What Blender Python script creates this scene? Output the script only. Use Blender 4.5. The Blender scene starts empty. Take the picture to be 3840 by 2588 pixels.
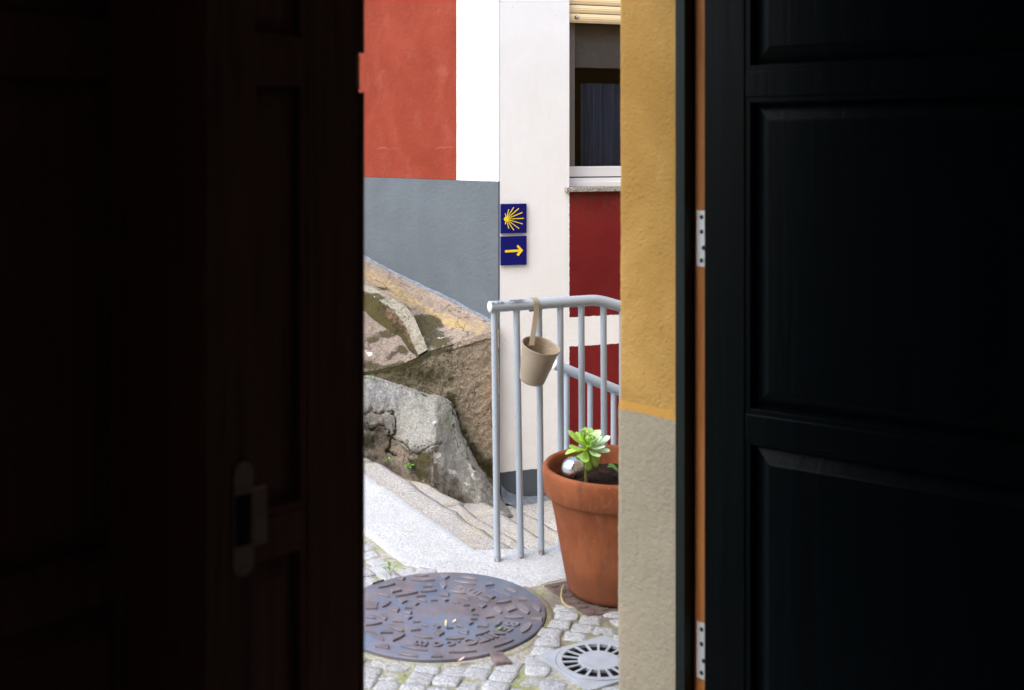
import bpy, bmesh, math, random
import numpy as np
from mathutils import Vector, Matrix, noise as mn
random.seed(11); rng = np.random.RandomState(5)
scene = bpy.context.scene
COL = scene.collection
# ------------------------------------------------------------------ survey: camera at the origin of the plan, 1.45 m up, level, looking +Y
F, H, HY, CX = 4210.0, 1.45, 555.0, 1920.0
def at(px, py, Y): return Vector(((px-CX)/F*Y, Y, H-(py-HY)/F*Y))
def ground(px, py, z=0.0):
    Y = F*(H-z)/(py-HY); return Vector(((px-CX)/F*Y, Y, z))
# door axes: D along the front of the ochre house, N outward to the street
D2 = Vector((0.717, 0.697, 0)).normalized(); N2 = Vector((-D2.y, D2.x, 0))
def dn(d, n, z): return Vector((D2.x*d+N2.x*n, D2.y*d+N2.y*n, z))
# ------------------------------------------------------------------ object helpers
def link(o): COL.objects.link(o); return o
def thing(name, label, cat, loc=(0,0,0), group=None):
    o = link(bpy.data.objects.new(name, None)); o.location = loc; o.empty_display_size = .1
    o['label'] = label; o['category'] = cat
    if group: o['group'] = group
    return o
def tag(o, label, cat, group=None):
    o['label'] = label; o['category'] = cat
    if group: o['group'] = group
    return o
class MB:
    def __init__(s): s.v=[]; s.f=[]; s.m=[]
    def add(s, vs, fs, mi=0):
        b=len(s.v); s.v += [tuple(v) for v in vs]; s.f += [tuple(i+b for i in f) for f in fs]; s.m += [mi]*len(fs); return s
    def hexa(s, p, mi=0):   # p: 4 bottom, 4 top
        return s.add(p, [(0,3,2,1),(4,5,6,7),(0,1,5,4),(1,2,6,5),(2,3,7,6),(3,0,4,7)], mi)
    def box(s, x0,x1,y0,y1,z0,z1, mi=0, fn=None):
        p=[(x0,y0,z0),(x1,y0,z0),(x1,y1,z0),(x0,y1,z0),(x0,y0,z1),(x1,y0,z1),(x1,y1,z1),(x0,y1,z1)]
        return s.hexa([fn(*q) if fn else q for q in p], mi)
    def prism(s, poly, z0, z1, fn=None, mi=0, chamfer=0):
        n=len(poly); c=Vector((sum(q[0] for q in poly)/n, sum(q[1] for q in poly)/n))
        rings=[[(q[0],q[1],z0) for q in poly]]
        if chamfer:
            rings.append([(q[0],q[1],z1-chamfer) for q in poly])
            top=[]
            for q in poly:
                v=c-Vector((q[0],q[1])); L=max(v.length,1e-6); v=v/L*min(chamfer,L*.5); top.append((q[0]+v.x,q[1]+v.y,z1))
            rings.append(top)
        else: rings.append([(q[0],q[1],z1) for q in poly])
        vs=[fn(*q) if fn else q for r in rings for q in r]; fs=[]
        for k in range(len(rings)-1):
            for i in range(n):
                j=(i+1)%n; fs.append((k*n+i,k*n+j,(k+1)*n+j,(k+1)*n+i))
        fs.append(tuple(range((len(rings)-1)*n,len(rings)*n))); fs.append(tuple(reversed(range(n))))
        return s.add(vs,fs,mi)
    def tube(s, pts, rad, seg=16, cap=True, mi=0):
        pts=[Vector(p) for p in pts]; n=len(pts)
        rad=rad if isinstance(rad,(list,tuple)) else [rad]*n
        up=Vector((0,0,1)) if abs((pts[1]-pts[0]).normalized().z)<.95 else Vector((1,0,0))
        vs=[]; fs=[]
        for i,p in enumerate(pts):
            t=(pts[min(i+1,n-1)]-pts[max(i-1,0)]).normalized()
            a=t.cross(up).normalized(); b=a.cross(t).normalized()
            for k in range(seg):
                th=2*math.pi*k/seg; vs.append(p+(a*math.cos(th)+b*math.sin(th))*rad[i])
        for i in range(n-1):
            for k in range(seg):
                k2=(k+1)%seg; fs.append((i*seg+k,i*seg+k2,(i+1)*seg+k2,(i+1)*seg+k))
        if cap: fs.append(tuple(range(seg))); fs.append(tuple(reversed(range((n-1)*seg,n*seg))))
        return s.add(vs,fs,mi)
    def lathe(s, prof, seg=64, M=None, mi=0):
        vs=[]; fs=[]; n=len(prof)
        for r,z in prof:
            for k in range(seg):
                th=2*math.pi*k/seg; v=Vector((r*math.cos(th),r*math.sin(th),z)); vs.append(M@v if M else v)
        for i in range(n-1):
            for k in range(seg):
                k2=(k+1)%seg; fs.append((i*seg+k,i*seg+k2,(i+1)*seg+k2,(i+1)*seg+k))
        return s.add(vs,fs,mi)
    def grid(s, A, mi=0):   # A: nu x nv x 3
        nu,nv=A.shape[:2]
        return s.add([tuple(p) for p in A.reshape(-1,3)], [(i*nv+j,i*nv+j+1,(i+1)*nv+j+1,(i+1)*nv+j) for i in range(nu-1) for j in range(nv-1)], mi)
    def build(s, name, mats, parent=None, smooth=False, bevel=0, angle=40, fix=True, seg=2):
        me=bpy.data.meshes.new(name); me.from_pydata(s.v,[],s.f); me.update()
        for m in (mats if isinstance(mats,(list,tuple)) else [mats]): me.materials.append(m)
        me.polygons.foreach_set('material_index', s.m)
        if fix:
            bm=bmesh.new(); bm.from_mesh(me); bmesh.ops.recalc_face_normals(bm,faces=bm.faces); bm.to_mesh(me); bm.free()
        o=link(bpy.data.objects.new(name,me))
        if bevel:
            b=o.modifiers.new('bevel','BEVEL'); b.width=bevel; b.segments=seg; b.limit_method='ANGLE'; b.angle_limit=math.radians(35)
        if smooth:
            for p in me.polygons: p.use_smooth=True
            if angle<180:
                try: me.set_sharp_from_angle(angle=math.radians(angle))
                except Exception: pass
        if parent: o.parent=parent; o.location=-Vector(parent.location) if tuple(parent.location)!=(0,0,0) else (0,0,0)
        return o
def structure(o): o['kind']='structure'; return o
# ------------------------------------------------------------------ materials
class NT:
    def __init__(s, name, rough=.8, spec=.3, metal=0.0):
        s.m=bpy.data.materials.new(name); s.m.use_nodes=True; s.t=s.m.node_tree
        s.b=s.t.nodes['Principled BSDF']; s.b.inputs['Roughness'].default_value=rough
        s.b.inputs['Specular IOR Level'].default_value=spec; s.b.inputs['Metallic'].default_value=metal
        s.co=s.n('ShaderNodeTexCoord').outputs['Object']
    def n(s, t, **k):
        x=s.t.nodes.new(t)
        for a,b in k.items(): setattr(x,a,b)
        return x
    def put(s, sock, v):
        if isinstance(v,bpy.types.NodeSocket): s.t.links.new(v,sock)
        elif isinstance(v,(tuple,list)) and len(v)==3 and sock.type=='RGBA': sock.default_value=(*v,1)
        else: sock.default_value=v
    def mapping(s, scale, co=None, rot=(0,0,0)):
        m=s.n('ShaderNodeMapping'); m.inputs['Scale'].default_value=scale; m.inputs['Rotation'].default_value=rot; s.put(m.inputs['Vector'], co or s.co); return m.outputs[0]
    def noise(s, scale, detail=4, rough=.55, dist=0, co=None, col=False):
        x=s.n('ShaderNodeTexNoise'); s.put(x.inputs['Vector'], co or s.co)
        x.inputs['Scale'].default_value=scale; x.inputs['Detail'].default_value=detail; x.inputs['Roughness'].default_value=rough; x.inputs['Distortion'].default_value=dist
        return x.outputs['Color' if col else 'Fac']
    def vor(s, scale, feat='F1', out='Distance', co=None):
        x=s.n('ShaderNodeTexVoronoi'); x.feature=feat; s.put(x.inputs['Vector'], co or s.co); x.inputs['Scale'].default_value=scale; return x.outputs[out]
    def math(s, op, a, b=0.0, c=None, clamp=False):
        x=s.n('ShaderNodeMath', operation=op, use_clamp=clamp); s.put(x.inputs[0],a); s.put(x.inputs[1],b)
        if c is not None: s.put(x.inputs[2],c)
        return x.outputs[0]
    def step(s, v, lo, hi):
        x=s.n('ShaderNodeMapRange'); x.interpolation_type='SMOOTHSTEP'; s.put(x.inputs[0],v); x.inputs[1].default_value=lo; x.inputs[2].default_value=hi; return x.outputs[0]
    def mix(s, f, a, b, mode='MIX'):
        x=s.n('ShaderNodeMix', data_type='RGBA', blend_type=mode); s.put(x.inputs[0],f); s.put(x.inputs[6],a); s.put(x.inputs[7],b); return x.outputs[2]
    def sep(s, co=None):
        x=s.n('ShaderNodeSeparateXYZ'); s.put(x.inputs[0], co or s.co); return x.outputs
    def attr(s, name, out='Color'): return s.n('ShaderNodeAttribute', attribute_name=name).outputs[out]
    def bump(s, h, dist=.003, st=1.0, prev=None):
        x=s.n('ShaderNodeBump'); x.inputs['Strength'].default_value=st; x.inputs['Distance'].default_value=dist; s.put(x.inputs['Height'],h)
        if prev is not None: s.put(x.inputs['Normal'],prev)
        return x.outputs[0]
    def out(s, col=None, rough=None, normal=None):
        if col is not None: s.put(s.b.inputs['Base Color'],col)
        if rough is not None: s.put(s.b.inputs['Roughness'],rough)
        if normal is not None: s.put(s.b.inputs['Normal'],normal)
        return s.m
def scl(c,k): return tuple(min(1,x*k) for x in c)
def plaster_h(m, fine=140, mid=38):
    a=m.noise(fine,5,.65); b=m.noise(mid,4,.6); c=m.noise(4,3,.5)
    h=m.math('ADD', m.math('MULTIPLY',a,.7), m.math('MULTIPLY',b,.9)); return m.math('ADD',h,m.math('MULTIPLY',c,1.6))
def simple(name, col, rough=.5, spec=.4, metal=0, var=.15, vs=20, bump=0, bs=80):
    m=NT(name,rough,spec,metal); f=m.noise(vs,5,.6)
    c=m.mix(m.step(f,.3,.7), scl(col,1-var), scl(col,1+var))
    return m.out(c, None, m.bump(m.noise(bs,4,.6),bump) if bump else None)
def stucco(name, col, var=.12, dist=.004, fine=140, mid=38, rough=.9, col2=None, stain=None):
    m=NT(name,rough,.2); f=m.noise(3.0,6,.62,.4)
    c=m.mix(m.step(f,.32,.7), scl(col,1-var), col2 or scl(col,1+var*.6))
    sp=m.step(m.noise(55,3,.6),.69,.74); c=m.mix(m.math('MULTIPLY',sp,.25), c, scl(col,.55))
    if stain: c=m.mix(m.math('MULTIPLY',m.step(m.noise(1.6,6,.7,.8),.5,.72),.6), c, stain)
    return m.out(c,None,m.bump(plaster_h(m,fine,mid),dist))
def granite(name, col, var=.25, moss=0.3, mscale=9, speck=260, mosscol=(.10,.13,.03), ypatch=0, tone=False):
    m=NT(name,.85,.25)
    a=m.noise(speck,3,.75); b=m.noise(speck*.45,3,.7); big=m.noise(3.5,5,.6)
    c=m.mix(m.step(a,.38,.62), scl(col,1-var*1.6), scl(col,1+var*.7))
    c=m.mix(m.math('MULTIPLY',m.step(b,.58,.68),.65), c, scl(col,.42))
    c=m.mix(m.math('MULTIPLY',m.step(big,.35,.7),.35), c, scl(col,.72))
    if ypatch: c=m.mix(m.math('MULTIPLY',m.step(m.noise(4.2,5,.65,.5),.5,.66),ypatch), c, (.50,.40,.20))
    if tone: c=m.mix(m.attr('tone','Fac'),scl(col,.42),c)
    if moss: c=m.mix(m.math('MULTIPLY',m.step(m.noise(mscale,6,.7,.6),.56,.70),moss), c, mosscol)
    h=m.math('ADD',m.noise(speck*.6,4,.7),m.math('MULTIPLY',m.noise(24,5,.6),1.4))
    return m.out(c,None,m.bump(h,.004))
M={}
M['yellow']=stucco('ochre_stucco',(.475,.268,.066),.15,.0045,190,110,col2=(.53,.32,.098))
M['yellow_smooth']=stucco('ochre_smooth',(.475,.262,.062),.08,.002)
M['beige']=stucco('beige_stucco',(.36,.318,.232),.10,.0045,150,80)
M['steps']=granite('step_granite',(.455,.445,.42),.34,.38,6,130,(.20,.20,.07),.28)
M['slab']=granite('landing_granite',(.49,.51,.52),.17,.42,5,150,(.30,.33,.15))
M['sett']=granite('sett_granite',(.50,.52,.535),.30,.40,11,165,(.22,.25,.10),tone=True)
M['earth']=simple('joint_sand',(.22,.20,.14),.95,.1,0,.4,24,.004,140)
def joint():
    m=NT('mossy_joints',.95,.1); x,y,z=m.sep(); c=m.mix(m.step(m.noise(90,5,.75),.35,.65),(.26,.25,.21),(.50,.49,.43))
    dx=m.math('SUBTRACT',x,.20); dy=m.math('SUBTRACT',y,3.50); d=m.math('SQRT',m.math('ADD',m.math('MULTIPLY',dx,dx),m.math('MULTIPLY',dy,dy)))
    soil=m.math('MULTIPLY',m.step(m.math('ADD',d,m.math('MULTIPLY',m.noise(9,4,.6),.16)),.42,.20),.8)  # brown dirt around the pot, with pot and wall shade painted in
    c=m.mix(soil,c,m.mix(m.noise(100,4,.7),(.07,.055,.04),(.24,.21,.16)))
    c=m.mix(m.math('MULTIPLY',m.step(m.noise(8,6,.7,.4),.47,.62),.75),c,m.mix(m.noise(100,4,.75),(.15,.18,.05),(.42,.46,.20)))
    c=m.mix(m.math('MULTIPLY',m.step(m.noise(16,5,.7,.5),.60,.66),.7),c,(.05,.045,.035))
    return m.out(c,None,m.bump(m.noise(120,5,.7),.006))
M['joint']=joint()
M['plinth_paint']=None
# --- white/red/grey street side of the far house (local X = metres along the wall from the corner)
SIDE_Z=1.2525; SIDE_U=.403
def side_paint():
    m=NT('side_wall_paint',.88,.2); x,y,z=m.sep()
    wob=m.math('MULTIPLY',m.math('SUBTRACT',m.noise(30,4,.6),.5),.010)
    zg=m.step(m.math('ADD',z,wob),SIDE_Z-.0015,SIDE_Z+.0015); uw=m.step(m.math('ADD',x,wob),SIDE_U-.0015,SIDE_U+.0015)
    big=m.noise(2.4,6,.62,.5); fade=m.noise(4.5,7,.72,.1)
    red=m.mix(m.step(big,.3,.7),(.190,.027,.011),(.240,.041,.020))
    red=m.mix(m.math('MULTIPLY',m.step(fade,.50,.75),.35),red,(.31,.105,.08))
    scr=m.step(m.noise(60,7,.85,.0,m.mapping((1.0,1,.6))),.66,.70)
    red=m.mix(m.math('MULTIPLY',m.math('MULTIPLY',scr,m.step(big,.45,.6)),.6),red,(.52,.30,.20))
    white=m.mix(m.step(big,.3,.7),(.79,.78,.765),(.84,.83,.815))
    grey=m.mix(m.step(big,.3,.7),(.097,.112,.125),(.112,.129,.142))
    grey=m.mix(m.math('MULTIPLY',m.step(m.noise(1.5,4,.6,0,m.mapping((5,1,.6))),.5,.7),.2),grey,(.125,.143,.155))
    dot=m.step(m.noise(46,2,.5),.735,.76); white=m.mix(m.math('MULTIPLY',dot,.5),white,(.35,.32,.28))
    c=m.mix(uw,white,red); c=m.mix(zg,grey,c)
    edge=m.math('MULTIPLY',m.step(m.math('ABSOLUTE',m.math('SUBTRACT',m.math('ADD',x,wob),SIDE_U)),.005,.001),.35)
    c=m.mix(m.math('MULTIPLY',edge,zg),c,(.30,.10,.07))
    crack=m.step(m.math('ABSOLUTE',m.math('SUBTRACT',m.math('ADD',z,m.math('MULTIPLY',m.noise(7,4,.6),.10)),1.50)),.006,.001)
    crack=m.math('MULTIPLY',crack,m.math('MULTIPLY',uw,m.step(m.noise(2.2,2,.5),.45,.55)))
    c=m.mix(m.math('MULTIPLY',crack,.5),c,(.40,.15,.11))
    h=m.math('ADD',plaster_h(m),m.math('MULTIPLY',m.math('MULTIPLY',uw,zg),.9))
    return m.out(c,None,m.bump(h,.0045))
W_U0,W_U1=.443,1.62; W_Z0,W_Z1=1.213,2.60
def front_paint():
    m=NT('front_wall_paint',.88,.2); x,y,z=m.sep()
    wob=m.math('MULTIPLY',m.math('SUBTRACT',m.noise(34,4,.6),.5),.012)
    zz=m.math('ADD',z,wob); xx=m.math('ADD',x,wob)
    def st(v,e): return m.step(v,e-.0015,e+.0015)
    inp=m.math('MULTIPLY',st(xx,W_U0),m.math('SUBTRACT',1,st(xx,W_U1)))
    below=m.math('SUBTRACT',1,st(zz,W_Z0-.012))
    band=m.math('MULTIPLY',st(zz,.256),m.math('SUBTRACT',1,st(zz,.432)))
    redm=m.math('MULTIPLY',m.math('MULTIPLY',inp,below),m.math('SUBTRACT',1,band))
    pl=m.math('SUBTRACT',1,st(zz,-.458))
    big=m.noise(2.6,6,.62,.5)
    white=m.mix(m.step(big,.3,.7),(.765,.75,.715),(.805,.79,.765))
    dot=m.step(m.noise(40,2,.5),.735,.76); white=m.mix(m.math('MULTIPLY',dot,.45),white,(.33,.30,.26))
    drip=m.math('MULTIPLY',m.step(m.noise(3.2,5,.65,.3,m.mapping((3.5,1,.5))),.52,.72),.10); white=m.mix(drip,white,(.62,.56,.45))
    red=m.mix(m.step(big,.3,.7),(.125,.0075,.0070),(.170,.0125,.011))
    dirt=m.math('MULTIPLY',m.math('MULTIPLY',m.step(z,.98,1.19),m.step(m.noise(13,5,.65,.4,m.mapping((1.6,1,.8))),.36,.66)),.7)
    red=m.mix(dirt,red,(.085,.045,.022))
    grey=m.mix(m.step(big,.3,.7),(.070,.083,.094),(.095,.110,.122))
    c=m.mix(redm,white,red); c=m.mix(pl,c,grey)
    base=m.math('MULTIPLY',m.step(m.math('ADD',z,m.math('MULTIPLY',m.noise(9,4,.6),.10)),-.38,-.46),m.math('SUBTRACT',1,pl))
    c=m.mix(m.math('MULTIPLY',base,.35),c,(.55,.47,.36))
    return m.out(c,None,m.bump(plaster_h(m,170,75),.0020))
M['side']=side_paint(); M['front']=front_paint()
M['fillet']=simple('bluegrey_fillet',(.15,.172,.20),.8,.2,0,.25,30,.003)
M['roof']=simple('roof_tile',(.35,.14,.08),.9,.2)
M['win_white']=simple('white_lacquer',(.70,.69,.675),.35,.5,0,.04,6)
def lacquer_dirty():
    m=NT('white_frame_dirty',.35,.5); x,y,z=m.sep()
    c=m.mix(m.noise(6,3,.5),(.66,.65,.63),(.74,.735,.72))
    s=m.math('MULTIPLY',m.step(m.noise(75,4,.7,1.0),.66,.71),m.step(z,1.275,1.235)); c=m.mix(m.math('MULTIPLY',s,.8),c,(.16,.13,.10)); return m.out(c)
M['frame_dirty']=lacquer_dirty()
M['frame_shade']=simple('shaded_frame',(.15,.128,.108),.5,.3,0,.06,8)  # frame colour darkened to paint in the shade of the window recess
def shutter():
    m=NT('cream_slats',.5,.4); c=m.mix(m.noise(4,5,.6,.3,m.mapping((1,1,14))),(.70,.52,.27),(.80,.64,.38)); return m.out(c)
M['shutter']=shutter()
M['sill']=granite('sill_granite',(.40,.36,.31),.5,.0,9,120)
M['blind']=simple('inner_blind',(.86,.74,.62),.9,.1,0,.08,60,.002,160)
M['black']=simple('dark_interior',(.012,.011,.010),.9,.1)
def curtain():
    m=NT('blue_curtain',.9,.1); c=m.mix(m.noise(5,4,.5,0,m.mapping((8,8,.3))),(.10,.13,.24),(.46,.60,.86)); return m.out(c)
M['curtain']=curtain()
def glass():
    m=bpy.data.materials.new('window_glass'); m.use_nodes=True; t=m.node_tree; t.nodes.clear()
    o=t.nodes.new('ShaderNodeOutputMaterial'); mx=t.nodes.new('ShaderNodeMixShader'); tr=t.nodes.new('ShaderNodeBsdfTransparent'); gl=t.nodes.new('ShaderNodeBsdfGlossy'); fr=t.nodes.new('ShaderNodeFresnel')
    tr.inputs[0].default_value=(.63,.64,.65,1); gl.inputs['Roughness'].default_value=.02; fr.inputs[0].default_value=1.28
    t.links.new(fr.outputs[0],mx.inputs[0]); t.links.new(tr.outputs[0],mx.inputs[1]); t.links.new(gl.outputs[0],mx.inputs[2]); t.links.new(mx.outputs[0],o.inputs[0]); return m
M['glass']=glass()
M['sign_blue']=simple('blue_enamel',(.007,.008,.120),.4,.12,0,.05,4)
M['sign_yellow']=simple('yellow_enamel',(.86,.62,.015),.35,.4,0,.03,6)
def rail_paint():
    m=NT('railing_paint',.38,.5); x,y,z=m.sep()
    c=m.mix(m.noise(8,4,.5),(.30,.355,.42),(.37,.43,.50))
    chip=m.math('MULTIPLY',m.step(m.noise(26,4,.65,.6,m.mapping((.7,.7,2.2))),.50,.55),m.math('MULTIPLY',m.step(x,.075,.045),m.step(z,.897,.906)))
    c=m.mix(chip,c,(.11,.12,.15))
    c=m.mix(m.step(m.noise(85,3,.6),.735,.76),c,(.13,.12,.12))
    rust=m.math('MULTIPLY',m.step(m.noise(60,3,.6),.45,.6),m.step(z,.03,.006)); c=m.mix(rust,c,(.20,.11,.06))
    return m.out(c,None,m.bump(m.noise(60,3,.5),.0006))
M['rail']=rail_paint()
M['cap']=simple('rail_cap',(.62,.66,.66),.5,.4,0,.1,60)
M['cup']=simple('beige_enamel',(.30,.250,.185),.40,.35,0,.05,10)
def terracotta():
    m=NT('terracotta',.85,.2); x,y,z=m.sep()
    c=m.mix(m.step(m.noise(7,6,.6,.3),.3,.7),(.185,.054,.020),(.255,.082,.032))
    st=m.noise(5,6,.7,.5,m.mapping((2.2,2.2,.5))); c=m.mix(m.math('MULTIPLY',m.step(st,.50,.66),.62),c,(.125,.045,.024))
    wb=m.math('MULTIPLY',m.step(m.noise(9,6,.75,.4,m.mapping((1.5,1.5,.5))),.53,.72),.28); c=m.mix(wb,c,(.38,.215,.14))
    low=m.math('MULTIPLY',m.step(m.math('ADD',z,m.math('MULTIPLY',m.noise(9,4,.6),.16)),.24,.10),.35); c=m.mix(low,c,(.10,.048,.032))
    c=m.mix(m.math('MULTIPLY',m.step(m.noise(110,2,.5),.74,.77),.5),c,(.42,.28,.20))
    return m.out(c,None,m.bump(m.noise(60,5,.6),.0015))
M['terracotta']=terracotta()
M['soil']=simple('potting_soil',(.022,.013,.010),.95,.1,0,.6,110,.010,90)
def leafmat(name,a,b,tip=None):
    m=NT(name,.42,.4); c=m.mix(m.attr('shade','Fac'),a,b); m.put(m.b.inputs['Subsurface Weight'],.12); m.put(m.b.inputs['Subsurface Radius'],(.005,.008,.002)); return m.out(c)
M['aeonium']=leafmat('succulent_leaf',(.30,.50,.022),(.52,.72,.52))
M['leaf']=leafmat('green_leaf',(.07,.24,.02),(.16,.42,.05))
M['stem']=simple('stem',(.24,.28,.06),.7,.2)
M['stalk']=simple('dry_stalk',(.40,.34,.16),.8,.2)
def iron():
    m=NT('rusty_iron',.62,.5,.25)
    c=m.mix(m.step(m.noise(5,6,.65,.6),.36,.64),(.150,.140,.160),(.220,.203,.226))
    p=m.step(m.noise(5.5,6,.66,.5),.42,.60); z=m.sep()[2]; flat=m.step(z,.0105,.0085)
    c=m.mix(m.math('MULTIPLY',m.math('MULTIPLY',p,flat),.9),c,(.15,.20,.29))  # flat wet patches tinted blue, a painted sky reflection
    g=m.math('MULTIPLY',m.step(m.noise(150,3,.6),.66,.71),.55); c=m.mix(g,c,(.42,.40,.34))
    c=m.mix(m.math('MULTIPLY',m.step(m.noise(34,4,.65),.60,.70),.45),c,(.30,.20,.12))
    return m.out(c,m.mix(p,(.50,.50,.50),(.32,.32,.32)),m.bump(m.noise(90,4,.6),.0012))
M['iron']=iron()
M['grate']=simple('grey_drain',(.33,.36,.40),.5,.4,0,.10,14,.0008,140)
M['hole']=simple('drain_shadow',(.010,.010,.009),.9,.1)
def wood(name,a,b,rough=.5,spec=.4,sc=(30,30,1.2)):
    m=NT(name,rough,spec); f=m.noise(2.2,6,.65,.8,m.mapping(sc)); c=m.mix(m.step(f,.3,.7),a,b); return m.out(c,None,m.bump(f,.0008))
M['green_door']=wood('dark_green_gloss',(.0010,.0024,.0031),(.0016,.0037,.0047),.30,.07,(14,14,.8))
M['green_frame']=wood('dark_green_frame',(.0055,.011,.0095),(.008,.015,.013),.45,.15,(14,14,.8))
M['red_door']=wood('dark_brown_wood',(.155,.084,.064),(.25,.138,.110),.6,.25)
M['bare_wood']=wood('bare_jamb_wood',(.30,.105,.022),(.42,.165,.042),.6,.3)
M['steel']=simple('hinge_steel',(.58,.60,.61),.45,.5,.3,.05,8)
M['screw']=simple('screw_hole',(.02,.018,.02),.7,.3)
M['brass']=simple('dull_brass',(.70,.56,.34),.5,.5,0)
M['plate']=simple('worn_steel',(.46,.37,.32),.5,.5,0,.15,40)
M['room']=simple('room_plaster',(.62,.54,.50),.9,.1)
M['floor']=simple('room_floor',(.34,.27,.22),.7,.2)
# ------------------------------------------------------------------ far house (painted)
YC=6.6; CXw=(1873-CX)/F*YC
SD=Vector((-.648,.762,0)).normalized(); FD=Vector((.944,.331,0)).normalized()
corner=Vector((CXw,YC,0))
house=thing('painted_house','white house with red panel, grey base band and a window above dark red','house',(CXw,YC,-.64))
def frame_of(u, nrm):   # local X along the wall, local -Y outward
    m=Matrix.Identity(4); m.col[0][:3]=u; m.col[1][:3]=-nrm; m.col[2][:3]=(0,0,1); m.col[3][:3]=corner; return m
def place(o, Mx, parent):
    o.parent=parent; o.matrix_parent_inverse=Matrix.Identity(4)
    o.matrix_basis=Matrix.Translation(-Vector(parent.location))@Mx; return o
sn=Vector((-.762,-.648,0)); fn_=Vector((FD.y,-FD.x,0))
MS=frame_of(SD,sn); MF=frame_of(FD,fn_)
b=MB(); b.box(SIDE_U,9,0,.25,-1.2,5.6); b.box(-.0005,SIDE_U-.0005,-.009,.25,-1.2,5.6); place(b.build('side_wall',M['side']),MS,house)
b=MB()
def fw(u0,u1,z0,z1): b.box(u0,u1,0.0,.30,z0,z1)
fw(.002,W_U0,-1.2,5.6); fw(W_U0,W_U1,-1.2,W_Z0); fw(W_U0,W_U1,W_Z1,5.6); fw(W_U1,6.5,-1.2,5.6)
place(b.build('front_wall',M['front']),MF,house)
b=MB(); b.prism([(-.3,-.35),(6.9,-.35),(6.9,8.6),(-.3,8.6)],5.6,5.8)
o=place(b.build('roof',M['roof']),MF,house)
# window, recessed in the front wall
def fpart(mb,name,mats,parent,**k):
    o=mb.build(name,mats,**k); o.parent=parent
    if parent is house: o.matrix_basis=Matrix.Translation(-Vector(parent.location))@MF
    return o
b=MB(); RY=.10
b.box(W_U0,W_U1,RY,RY+.06,1.274,1.337); b.box(W_U0,W_U1,RY-.012,RY+.06,1.223,1.2665); b.box(W_U0,W_U1,RY+.006,RY+.06,1.2665,1.274,1)
b.box(W_U0+.012,W_U1,RY-.03,RY-.012,1.2145,1.243)
win=fpart(b,'window',[M['frame_dirty'],M['screw']],house,bevel=.003)
b=MB(); b.box(W_U0,W_U0+.078,RY,RY+.058,1.337,2.52); b.box(W_U0,W_U1,RY,RY+.06,2.52,W_Z1); b.box(W_U1-.08,W_U1,RY,RY+.058,1.337,2.52)
b.box(1.02,1.09,RY,RY+.058,1.337,2.52); fpart(b,'frame',M['frame_shade'],win,bevel=.003)
b=MB(); b.box(W_U0+.06,W_U1-.06,RY+.03,RY+.034,1.33,2.52); fpart(b,'pane',M['glass'],win)
b=MB(); b.box(W_U0+.04,W_U1-.02,RY+.075,RY+.09,1.948,2.56); fpart(b,'blind',M['blind'],win,bevel=.002)
b=MB(); nu=160; A=np.zeros((nu,2,3))
for i in range(nu):
    u=.655+i/(nu-1)*.9; y=RY+.20+.022*math.sin(u*62+1.6*math.sin(u*17))+.01*math.sin(u*23)
    A[i,0]=(u,y,1.30); A[i,1]=(u,y,1.86)
b.grid(A); fpart(b,'curtain',M['curtain'],win,smooth=True,angle=180)
b=MB(); b.add([(W_U0-.3,RY+1.6,.9),(W_U1+.6,RY+1.6,.9),(W_U1+.6,RY+1.6,2.9),(W_U0-.3,RY+1.6,2.9)],[(0,1,2,3)])
b.add([(W_U0-.1,.305,.9),(W_U0-.3,RY+1.6,.9),(W_U0-.3,RY+1.6,2.9),(W_U0-.1,.305,2.9)],[(0,1,2,3)])
b.add([(W_U1+.1,.305,.9),(W_U1+.6,RY+1.6,.9),(W_U1+.6,RY+1.6,2.9),(W_U1+.1,.305,2.9)],[(0,1,2,3)])
b.add([(W_U0-.1,.305,.9),(W_U1+.1,.305,.9),(W_U1+.6,RY+1.6,.9),(W_U0-.3,RY+1.6,.9)],[(0,1,2,3)])
b.add([(W_U0-.1,.305,2.9),(W_U1+.1,.305,2.9),(W_U1+.6,RY+1.6,2.9),(W_U0-.3,RY+1.6,2.9)],[(0,1,2,3)])
fpart(b,'dark_room',M['black'],house)
# roller shutter, half raised
b=MB(); zb=2.214; h=.052; SY=.035
for k in range(7):
    z0=zb+k*h; pr=[]
    for q in range(9):
        t=q/8; pr.append((SY-.006*math.sin(math.pi*t)-.0012*(q%2), z0+.0025+t*(h-.005)))
    pr=[(SY+.010,z0+.0025)]+pr+[(SY+.010,z0+h-.0025)]
    vs=[(W_U0+.002,y,z) for y,z in pr]+[(W_U1-.002,y,z) for y,z in pr]; n=len(pr)
    b.add(vs,[(i,i+1,n+i+1,n+i) for i in range(n-1)]+[tuple(range(n)),tuple(range(n,2*n))][::1])
    b.box(W_U0+.002,W_U1-.002,SY+.004,SY+.012,z0-.004,z0+.004,1 if k else 0)
for k in range(22): b.box(W_U0+.005+k*.021+.0,W_U0+.005+k*.021+.010,SY+.0005,SY+.004,zb+2*h-.002,zb+2*h+.002,2)
shut=fpart(b,'roller_shutter',[M['shutter'],M['frame_shade'],M['screw']],house)
b=MB(); b.tube([(W_U0+.056,SY+.002,zb+.026),(W_U0+.056,SY-.012,zb+.026)],.0105,14,mi=1); b.tube([(W_U0+.056,SY-.006,zb+.026),(W_U0+.064,SY-.03,zb+.026)],.0065,14)
fpart(b,'stopper',[M['plate'],M['screw']],shut,bevel=.001)
b=MB(); b.box(W_U0-.030,W_U1+.03,-.035,RY-.03,W_Z0-.0265,W_Z0+.0005); fpart(b,'window_sill',M['sill'],house,bevel=.003)
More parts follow.
